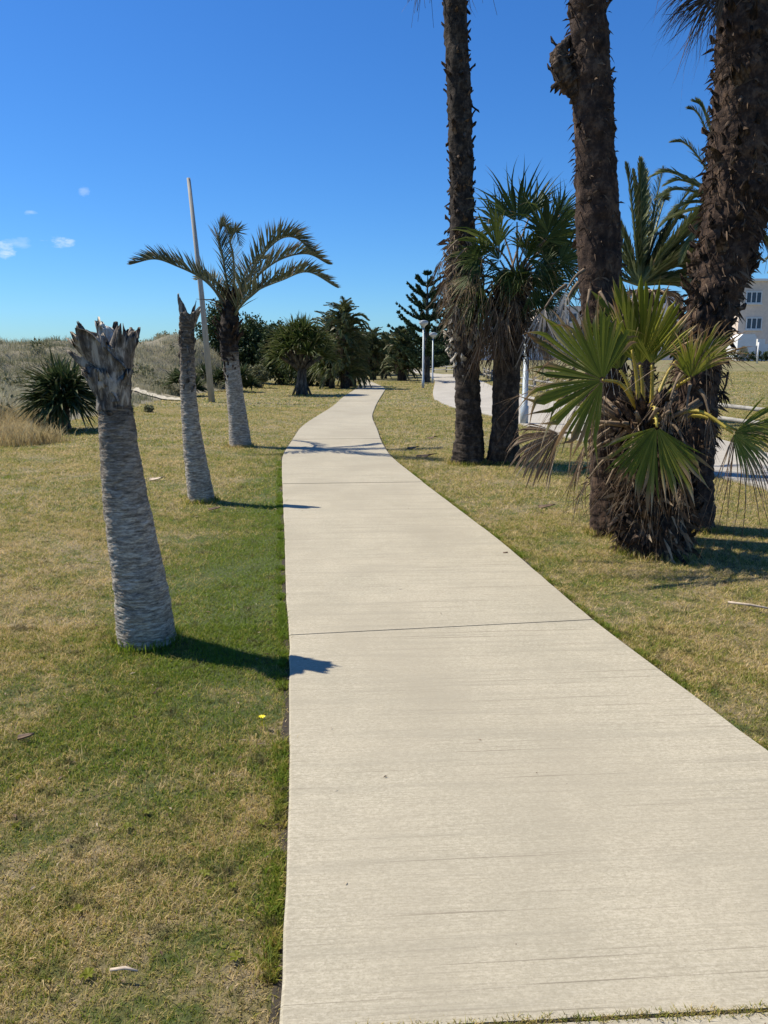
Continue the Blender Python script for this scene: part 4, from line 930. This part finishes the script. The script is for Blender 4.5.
# scrub on the dunes (stuff)
def dune_scrub():
    cs = [(x, y) for x, y in zip(rng.uniform(-40, -7, 420), rng.uniform(15, 62, 420)) if float(dune_h(x, y)) > .2]
    bl = [(x, y, float(dune_h(x, y))+.1, r_*1.3, r_*1.3, r_*.6) for x, y in cs for r_ in (random.uniform(.3, .8),)]
    anchor = empty('dune_scrub_anchor', (0, 0, 0), 'x', 'x'); o = crown_np('dune_scrub', bl[:220], 26000, .11, M['bushgrey'], anchor); o.parent = None; bpy.data.objects.remove(anchor)
    tag(o, 'low grey-green scrub scattered over the dunes', 'scrub', None, 'stuff')
dune_scrub()
n = 1500; x = rng.uniform(-11, -6.3, n); y = rng.uniform(14.2, 20, n); e = -6.2-.12*(y-15)-.35*np.abs(np.sin(y*2.3)); k_ = (x < e) & (x/y < -.44+.02*np.sin(y*3)); x, y = x[k_], y[k_]
tufts('golden_dune_grass', x, y, np.maximum(G(x, y), dune_h(x, y))-.03, rng.uniform(.18, .45, len(x)), 22, .014, .12, M['golden'], 'tall golden tufts at the near left foot of the dune', np.clip(.72+.1*np.sin(x*3)+rng.normal(0,.1,len(x)),0,1))

# ------------------------------------------------------------------ lamps
def lamp(px, py, h, label, r=.055):
    f = P(px, py); f.z = gz(f.x, f.y); root = empty('street_lamp', tuple(f), label, 'street lamp', 'round-headed path lamps')
    mb = MB(); mb.tube([f+V((0,0,-.1)), f+V((0,0,.45)), f+V((0,0,.47)), f+V((0,0,h-.3))], [r*1.35, r*1.35, r, r*.85], 14); mb.build('pole', M['lamp'], root, True)
    mb = MB(); p = [0, .06, .12, .16, .20, .30, .33]; rr = [.06, .07, .13, .19, .235, .25, .22]
    mb.tube([f+V((0,0,h-.33+q)) for q in p], rr, 18); mb.build('diffuser', M['lamptop'], root, True)
    mb = MB(); mb.tube([f+V((0,0,h-.005)), f+V((0,0,h+.035)), f+V((0,0,h+.06))], [.24,.18,.03], 18); mb.build('cap', M['lamp'], root, True)
    return root
lamp(423, 388, 3.55, 'nearer of the two far round-headed lamps on the lawn, in front of the tiered pine')
lamp(432.5, 383.6, 3.15, 'farther slim round-headed lamp at the bend of the side path', .05)
lamp(524, 424, 3.5, 'grey lamp post behind the leafy young fan palm, its head lost in the leaves', .075)

# ------------------------------------------------------------------ log fence
def fence(pts, label, hgt=.62, sp=2.6):
    d = [0]
    for a, b in zip(pts, pts[1:]): d.append(d[-1]+(b-a).length)
    n = int(d[-1]/sp); q = np.linspace(0, d[-1], n+1); X = np.interp(q, d, [p.x for p in pts]); Y = np.interp(q, d, [p.y for p in pts])
    Pt = [V((x, y, gz(x, y))) for x, y in zip(X, Y)]; root = empty('log_fence', tuple(Pt[0]), label, 'fence', 'log fences along the side path')
    for p in Pt:
        m_ = MB(); m_.tube([p+V((0,0,-.1)), p+V((0,0,hgt+.06)), p+V((0,0,hgt+.09))], [.075,.07,.045], 9); m_.build('fence_post', M['fencewood'], root, True)
    for a, b in zip(Pt, Pt[1:]):
        for h in (hgt-.07, hgt*.42):
            m_ = MB(); m_.tube([a+V((0,0,h)), (a+b)/2+V((0,0,h-.01)), b+V((0,0,h))], [.05,.047,.05], 8); m_.build('rail', M['fencewood'], root, True)
fence([V((10.5,10.5,0)), V((9.2,13.2,0)), P(768,437), P(651,418), P(588,403), P(540,394), P(500,384.5), P(484,380)], 'long grey log fence with two rails beyond the side path')
fence([P(476,377), P(440,374.5), P(412,374)], 'distant low log fence crossing behind the lamps')

# ------------------------------------------------------------------ apartment building and surroundings
YB = 88.0
def bx(x, y, z=None, d=YB): return W(x, y, d)
def block(root, x0, x1, ytop, d, depth, mat, name='wall', zb=1.0):
    a, b = W(x0, ytop, d), W(x1, ytop, d); m_ = MB(); m_.box(((a.x+b.x)/2, d+depth/2, (a.z+zb)/2), (b.x-a.x, depth, a.z-zb)); return m_.build(name, M[mat], root), a, b
root = empty('apartment_building', tuple(V((W(760,350,YB).x, YB, 1.2))), 'three-storey beige brick apartment block beyond the lawn at the right edge', 'building')
_, a, b = block(root, 742, 800, 281, YB, 14, 'wall_beige')
block(root, 722, 741.6, 290, YB+3, 10, 'wall_shaded')  # set-back side of the block, painted darker as a shaded face
block(root, 800.3, 900, 286, YB+2, 10, 'wall_shaded')
m_ = MB(); m_.box(((a.x+b.x)/2, YB+7, a.z+.12), (b.x-a.x+.5, 14.5, .24)); m_.build('parapet', M['white'], root)
def window(root, x0, x1, y0, y1, d, panes=3):
    a, b = W(x0, y1, d), W(x1, y0, d); cx_, cz = (a.x+b.x)/2, (a.z+b.z)/2; w_, h_ = b.x-a.x, b.z-a.z
    m_ = MB(); m_.box((cx_, d-.04, cz), (w_, .10, h_)); fo = m_.build('window', M['glass'], root); m_ = MB()
    for z in (-h_/2, h_/2): m_.box((cx_, d-.1, cz+z), (w_+.1, .1, .09))
    for i in range(panes+1): m_.box((cx_-w_/2+w_*i/panes, d-.105, cz), (.09, .1, h_-.1))
    m_.build('frame', M['white'], fo)
    m_ = MB(); m_.box((cx_, d-.12, cz-h_/2-.12), (w_+.3, .22, .1)); m_.build('sill', M['white'], fo)
for yy in (292, 318):
    window(root, 745.5, 761.5, yy, yy+11, YB); window(root, 772, 790, yy, yy+11, YB); window(root, 727, 735, yy+2, yy+11, YB+3, 2); window(root, 810, 830, yy, yy+11, YB+2); window(root, 845, 865, yy, yy+11, YB+2)
# arched porch
porch = MB(); d = YB-4; a, b = W(738.5, 334, d), W(757, 334, d); z1 = 1.1; w_ = b.x-a.x; top = a.z; ar = w_*.26; n = 12
cx_ = a.x+w_*.36
out = [(a.x, z1), (a.x, top-.5), (a.x+.5, top), (b.x-.2, top), (b.x, top-.3), (b.x, z1)]
inn = [(cx_+ar, z1), (cx_+ar, z1+1.2)]+[(cx_+ar*math.cos(t), z1+1.2+ar*1.1*math.sin(t)) for t in np.linspace(.2, math.pi-.2, 8)]+[(cx_-ar, z1+1.2), (cx_-ar, z1)]
loop = out+inn
for yy in (d, d+2.5): porch.add([(x, yy, z) for x, z in loop], [tuple(range(len(loop)))])
porch.add([(x, yy, z) for yy in (d, d+2.5) for x, z in loop], [(i, i+1, i+1+len(loop), i+len(loop)) for i in range(len(loop)-1)])
porch.build('arched_porch', M['white'], root)
a, b = W(757.3, 340, YB-3), W(900, 340, YB-3); m_ = MB(); m_.box(((a.x+b.x)/2, YB-2.9, (W(757,344,YB-3).z+1)/2), (b.x-a.x, .25, W(757,344,YB-3).z-1)); m_.box((W(761,340,YB-3).x, YB-2.9, (W(761,339,YB-3).z+1)/2), (.8,.5,W(761,339,YB-3).z-1)); m_.build('garden_wall', M['white'], root)
# second pale building glimpsed between palms
d = 105; c_ = W(560, 350, d); root = empty('apartment_building', (c_.x, d, 1.2), 'pale low building glimpsed between the palm leaves, right of the slim trunk', 'building')
block(root, 480, 545, 322, d, 12, 'white'); block(root, 546, 640, 306, d+3, 12, 'wall_beige')
block(root, 641, 684, 296, d+1, 10, 'white')
for x in range(486, 540, 13): window(root, x, x+7, 328, 336, d, 2)
for x in range(552, 636, 16):
    for y in (313, 331): window(root, x, x+9, y, y+9, d+3, 2)
for y in (303, 321): window(root, 650, 662, y, y+9, d+1, 2); window(root, 668, 680, y, y+9, d+1, 2)
m_ = None
# hedge
def hedge(x0, x1, d, h, label):
    a, b = W(x0, 350, d), W(x1, 350, d); z = gz((a.x+b.x)/2, d); root = empty('hedge', ((a.x+b.x)/2, d, z), label, 'hedge')
    n = int((b.x-a.x)/.7); bl = [(a.x+.7*i, d+.1*math.sin(i), z+h*.5+.06*math.sin(i*1.7), .55, .5, h*.52) for i in range(n)]
    crown_np('foliage', bl, n*260, .16, M['bush'], root)
    m_ = MB()
    for i in range(0, n, 2): m_.tube([(a.x+.7*i, d, z-.1), (a.x+.7*i, d, z+h*.4), (a.x+.7*i, d, z+h*.7)], [.05,.04,.02], 5)
    m_.build('stems', M['treebark'], root)
hedge(735, 900, 80, 1.05, 'low clipped dark hedge in front of the beige apartment block')
f = W(757, 362, 72); f.z = gz(f.x, 72); m_ = MB(); m_.tube([f+V((0,0,-.1)), f+V((0,0,1.0)), f+V((0,0,1.9))], [.08,.08,.08], 8); tag(m_.build('marker_post', M['white'], None, True), 'short white post standing before the hedge', 'post')
# small blue plate seen through the leaves
f = P(652, 420); f = V((f.x+.02, f.y+.8, 0)); f.z = gz(f.x, f.y); root = empty('sign', tuple(f), 'small blue and white sign beyond the log fence, seen through the low palm leaves', 'sign')
z = W(652, 383, f.y).z; m_ = MB(); m_.tube([f+V((0,0,-.1)), f+V((0,0,.5)), V((f.x,f.y,z))], [.03,.03,.03], 8); m_.build('post', M['lamp'], root, True)
m_ = MB(); m_.box((f.x, f.y-.045, z), (.34,.03,.24)); m_.build('plate', M['blue'], root)
m_ = MB(); m_.box((f.x, f.y-.066, z+.055), (.30,.008,.07)); m_.build('white_band', M['white'], root)

# far tree line
far = [(-62,150,3.6),(-40,160,5),(-22,140,7),(-14,120,5),(-6,125,5),(2,118,4.2),(8,125,4.6),(14,112,4.2),(20,122,5),(27,118,5.5),(34,128,6.5),(41,135,7)]
for i, (x, y, h) in enumerate(far):
    lb = ['broad tree far beyond the dune', 'second broad tree far beyond the dune', 'dark tree peeking over the far dune', 'far tree behind the walk end', 'far tree left of the distant fence', 'far tree behind the lamps', 'far low tree right of the lamps', 'far low tree behind the slim trunk', 'far tree behind the pale low building', 'far tree right of the pale low building', 'far tree between the two buildings', 'far tree behind the beige apartment block'][i]
    f = V((x, y, gz(x, y))); root = empty('broad_tree', tuple(f), lb, 'tree', 'trees on the horizon'); w_ = h*.9; bl = []
    for k in range(6): a = k*2.4; bl.append((x+math.cos(a)*w_*.3, y+math.sin(a)*w_*.3, f.z+h*random.uniform(.5,.75), w_*.3, w_*.3, h*.26))
    crown_np('crown', bl, 2200, .42, M['bush'], root); m_ = MB(); m_.tube([f+V((0,0,-.2)), f+V((0,0,h*.4)), f+V((.1,0,h*.7))], [.25,.18,.08], 8); m_.build('trunk', M['treebark'], root, True)

# ------------------------------------------------------------------ longer grass round the trunks, litter in the lawn
bx_, by_ = [], []
for (px, py, r_) in ((147,640,.17),(202,500,.16),(241,446,.22),(468,462,.30),(503,462,.30),(611,532,.21),(690,527,.25),(656,551,.30),(302,395,.35),(65,430,.2)):
    f = P(px, py); n_ = int(2400*r_); a = rng.uniform(0, 6.283, n_); q = r_+np.abs(rng.normal(0, .035, n_))-.02; bx_.append(f.x+np.cos(a)*q); by_.append(f.y+np.sin(a)*q)
x = np.concatenate(bx_); y = np.concatenate(by_); v, t, a = blades(x, y, G(x, y), rng.uniform(.03, .085, len(x)), .0055*rng.uniform(.7, 1.4, len(x)), .8, True); a[:, 1] = .1+.7*a[:, 1]
tag(np_mesh('uncut_grass', v, t, a, M['grass']), 'longer uncut grass round the feet of the palms', 'grass', None, 'stuff')
lt = MB()
for k in range(1500):
    d = 1.3+13*random.random()**1.6; x_ = random.uniform(-.62*d-.3, .62*d+.3); 
    onp = float(xl(d)) < x_ < float(xr(d))
    if onp and random.random() < .93: continue
    z_ = ZP+.002 if onp else gz(x_, d)+random.uniform(.010,.022); l = random.uniform(.004, .015)*(.5 if onp else 1)*(1+d*.10); w_ = l*random.uniform(.08, .38); a_ = random.uniform(0, 6.28); c_, s_ = math.cos(a_), math.sin(a_); r_ = random.random()
    lt.add([(x_-c_*l, d-s_*l, z_), (x_+s_*w_, d-c_*w_, z_+.003), (x_+c_*l, d+s_*l, z_+.002), (x_-s_*w_, d+c_*w_, z_+.005)], [(0,1,2,3)], [(0, r_, 1)]*4)
tag(lt.build('leaf_litter', M['dead'], None), 'small dry leaf crumbs and straw bits scattered over lawn and walk', 'litter', None, 'stuff')
wd = MB()
for k in range(90):   # flat broad-leaved weeds in the turf
    d = 1.5+9*random.random()**1.3; x_ = random.uniform(-.6*d, .6*d)
    if float(xl(d))-.05 < x_ < float(xr(d))+.05: continue
    for j in range(7):
        a_ = j*.9+random.random()*.4; l = random.uniform(.012, .026); c_, s_ = math.cos(a_), math.sin(a_); z_ = gz(x_, d)+.014
        wd.add([(x_, d, z_), (x_+c_*l*.6-s_*l*.28, d+s_*l*.6+c_*l*.28, z_+.006), (x_+c_*l, d+s_*l, z_+.003), (x_+c_*l*.6+s_*l*.28, d+s_*l*.6-c_*l*.28, z_+.006)], [(0,3,2,1)], [(0,.6,0)]*4)
tag(wd.build('lawn_weeds', M['fan'], None), 'small flat broad-leaved weeds dotted in the turf', 'weeds', None, 'stuff')

# ------------------------------------------------------------------ small things on the ground
def stick(px, py, L, a, label, r=.006):
    f = P(px, py, .018); m_ = MB(); d = V((math.cos(a), math.sin(a), .0)); m_.tube([f-d*L/2, f+V((.002,.004,.006)), f+d*L/2+V((0,0,.004))], [r, r*1.1, r*.6], 7); tag(m_.build('stick', M['stick'], None, True), label, 'stick')
stick(124, 971, .075, -.1, 'short pale stick lying on the lawn near the bottom left', .0042)
stick(751, 606, .28, -.62, 'long pale twig on the grass at the right edge', .008)
f = P(150, 478, .03); m_ = MB(); boot_mesh(m_, f, (0,0,1), (1,.1,0), .17, .07, .008, .1); tag(m_.build('bark_scrap', M['stick'], None, True), 'pale scrap of palm sheath lying on the lawn between the stumps', 'palm scrap')
f = P(262, 717, .05); m_ = MB()
for k in range(8): a = k*.785; m_.add([f, f+V((math.cos(a)*.012, math.sin(a)*.012, .004)), f+V((math.cos(a+.4)*.018, math.sin(a+.4)*.018, .003)), f+V((math.cos(a+.8)*.012, math.sin(a+.8)*.012, .004))], [(0,1,2,3)])
m_.tube([f+V((0,0,-.05)), f+V((0,0,-.02)), f], [.002,.002,.002], 5); tag(m_.build('dandelion', M['flower'], None), 'single tiny yellow flower in the green grass by the walk', 'flower')
LT = [(425,455,.28,'curled brown palm scrap on the lawn left of the slimmest tall trunk'),(413,447,.2,'flat brown leaf scrap up-left of the curled palm scrap'),(545,505,.14,'small grey dead leaf left of the low shaggy palm'),(213,508,.10,'dark leaf at the right foot of the slim stump'),(25,735,.06,'dark bit of litter on the lawn at the left edge'),(432,437,.18,'thin brown leaf scrap highest on the lawn between walk and slim trunk'),(122,449,.16,'dark twig on the lawn left of the slim stump'),(505,552,.03,'small dark pebble at the right edge of the walk')]
for x, y, s_, lb in LT:
    f = P(x, y, .03); m_ = MB(); boot_mesh(m_, f-V((s_/2,0,0)), (0,-.2,1), (1,random.uniform(-.4,.4),0), s_, s_*.45, .008, .12, jag=.3); tag(m_.build('dead_leaf_scrap', M['litter'], None, True), lb, 'leaf litter')

# ------------------------------------------------------------------ light, sky, camera
SUN_EL, AZ = R(56), math.atan2(.38, -.925)      # where the sun stands: to the left and slightly ahead
sd = V((math.cos(AZ)*math.cos(SUN_EL), math.sin(AZ)*math.cos(SUN_EL), math.sin(SUN_EL)))
L = bpy.data.lights.new('sun', 'SUN'); L.energy = 4.9; L.angle = R(.55); L.color = (1, .94, .81)
lo_ = bpy.data.objects.new('sun', L); col.objects.link(lo_); lo_.rotation_euler = (-sd).to_track_quat('-Z', 'Y').to_euler()
w = bpy.data.worlds.new('World'); sc.world = w; w.use_nodes = True; nt = w.node_tree; bg = nt.nodes['Background']
sky = nt.nodes.new('ShaderNodeTexSky'); sky.sky_type = 'NISHITA'; sky.sun_disc = False; sky.sun_elevation = SUN_EL
sky.sun_rotation = math.pi/2-AZ; sky.air_density = 1.0; sky.dust_density = .25; sky.ozone_density = 4.0; sky.altitude = 0
bg.inputs[1].default_value = SKY_STR = .105
def wn(t, **k):
    o = nt.nodes.new(t)
    for a, b in k.items(): setattr(o, a, b)
    return o
hs = wn('ShaderNodeHueSaturation'); hs.inputs['Saturation'].default_value = 1.18; nt.links.new(sky.outputs[0], hs.inputs['Color'])
tc = wn('ShaderNodeTexCoord'); tn = wn('ShaderNodeMix', data_type='RGBA', blend_type='MULTIPLY'); tn.inputs[0].default_value = 1; nt.links.new(hs.outputs[0], tn.inputs[6]); tn.inputs[7].default_value = (.44, .73, 1.03, 1); last = tn.outputs[2]
nz = wn('ShaderNodeTexNoise'); mp = wn('ShaderNodeMapping'); mp.inputs['Scale'].default_value = (1, 1, 2.6); nt.links.new(tc.outputs['Generated'], mp.inputs[0]); nt.links.new(mp.outputs[0], nz.inputs[0]); nz.inputs['Scale'].default_value = 38; nz.inputs['Detail'].default_value = 8; nz.inputs['Roughness'].default_value = .62
for (px, py, sx, sz, am) in ((59,243,.026,.0075,1.0),(3,251,.016,.012,1.0),(84,193,.009,.007,.45),(30,214,.012,.005,.5),(18,242,.02,.008,.3)):
    d = ray(px, py).normalized(); u = d.cross(V((0,0,1))).normalized(); v_ = u.cross(d)
    acc = None
    for ax, s_ in ((u, sx), (v_, sz)):
        dp = wn('ShaderNodeVectorMath', operation='DOT_PRODUCT'); nt.links.new(tc.outputs['Generated'], dp.inputs[0]); dp.inputs[1].default_value = tuple(ax)
        m1 = wn('ShaderNodeMath', operation='DIVIDE'); nt.links.new(dp.outputs['Value'], m1.inputs[0]); m1.inputs[1].default_value = s_
        m2 = wn('ShaderNodeMath', operation='MULTIPLY'); nt.links.new(m1.outputs[0], m2.inputs[0]); nt.links.new(m1.outputs[0], m2.inputs[1])
        if acc is None: acc = m2.outputs[0]
        else:
            ad = wn('ShaderNodeMath', operation='ADD'); nt.links.new(acc, ad.inputs[0]); nt.links.new(m2.outputs[0], ad.inputs[1]); acc = ad.outputs[0]
    # front half-space only
    dp = wn('ShaderNodeVectorMath', operation='DOT_PRODUCT'); nt.links.new(tc.outputs['Generated'], dp.inputs[0]); dp.inputs[1].default_value = tuple(d)
    gt = wn('ShaderNodeMath', operation='GREATER_THAN'); nt.links.new(dp.outputs['Value'], gt.inputs[0]); gt.inputs[1].default_value = .5
    s1 = wn('ShaderNodeMath', operation='MULTIPLY_ADD'); nt.links.new(acc, s1.inputs[0]); s1.inputs[1].default_value = -.30; s1.inputs[2].default_value = -.34
    s2 = wn('ShaderNodeMath', operation='ADD'); nt.links.new(s1.outputs[0], s2.inputs[0]); nt.links.new(nz.outputs['Fac'], s2.inputs[1])
    s3 = wn('ShaderNodeMath', operation='MULTIPLY', use_clamp=True); nt.links.new(s2.outputs[0], s3.inputs[0]); s3.inputs[1].default_value = 2.6*am
    s4 = wn('ShaderNodeMath', operation='MULTIPLY'); nt.links.new(s3.outputs[0], s4.inputs[0]); nt.links.new(gt.outputs[0], s4.inputs[1])
    mx = wn('ShaderNodeMix', data_type='RGBA'); nt.links.new(s4.outputs[0], mx.inputs[0]); nt.links.new(last, mx.inputs[6]); mx.inputs[7].default_value = (6.6, 7.4, 8.6, 1); last = mx.outputs[2]
nt.links.new(last, bg.inputs[0])
cam = bpy.data.cameras.new('camera'); co = bpy.data.objects.new('camera', cam); col.objects.link(co); sc.camera = co
cam.sensor_fit = 'VERTICAL'; cam.sensor_height = 24; cam.lens = F_PX/1024*24; cam.clip_end = 6000; cam.clip_start = .05
co.location = (0, 0, H); co.rotation_euler = (R(90)-TH, 0, 0)
sc.view_settings.view_transform = 'Standard'; sc.view_settings.look = 'None'; sc.view_settings.gamma = 1; sc.view_settings.exposure = .38
sc.cycles.use_denoising = True; sc.cycles.max_bounces = 6; sc.cycles.diffuse_bounces = 3; sc.cycles.transparent_max_bounces = 4
sc.render.engine = 'CYCLES'; sc.cycles.use_adaptive_sampling = True; sc.cycles.adaptive_threshold = .01
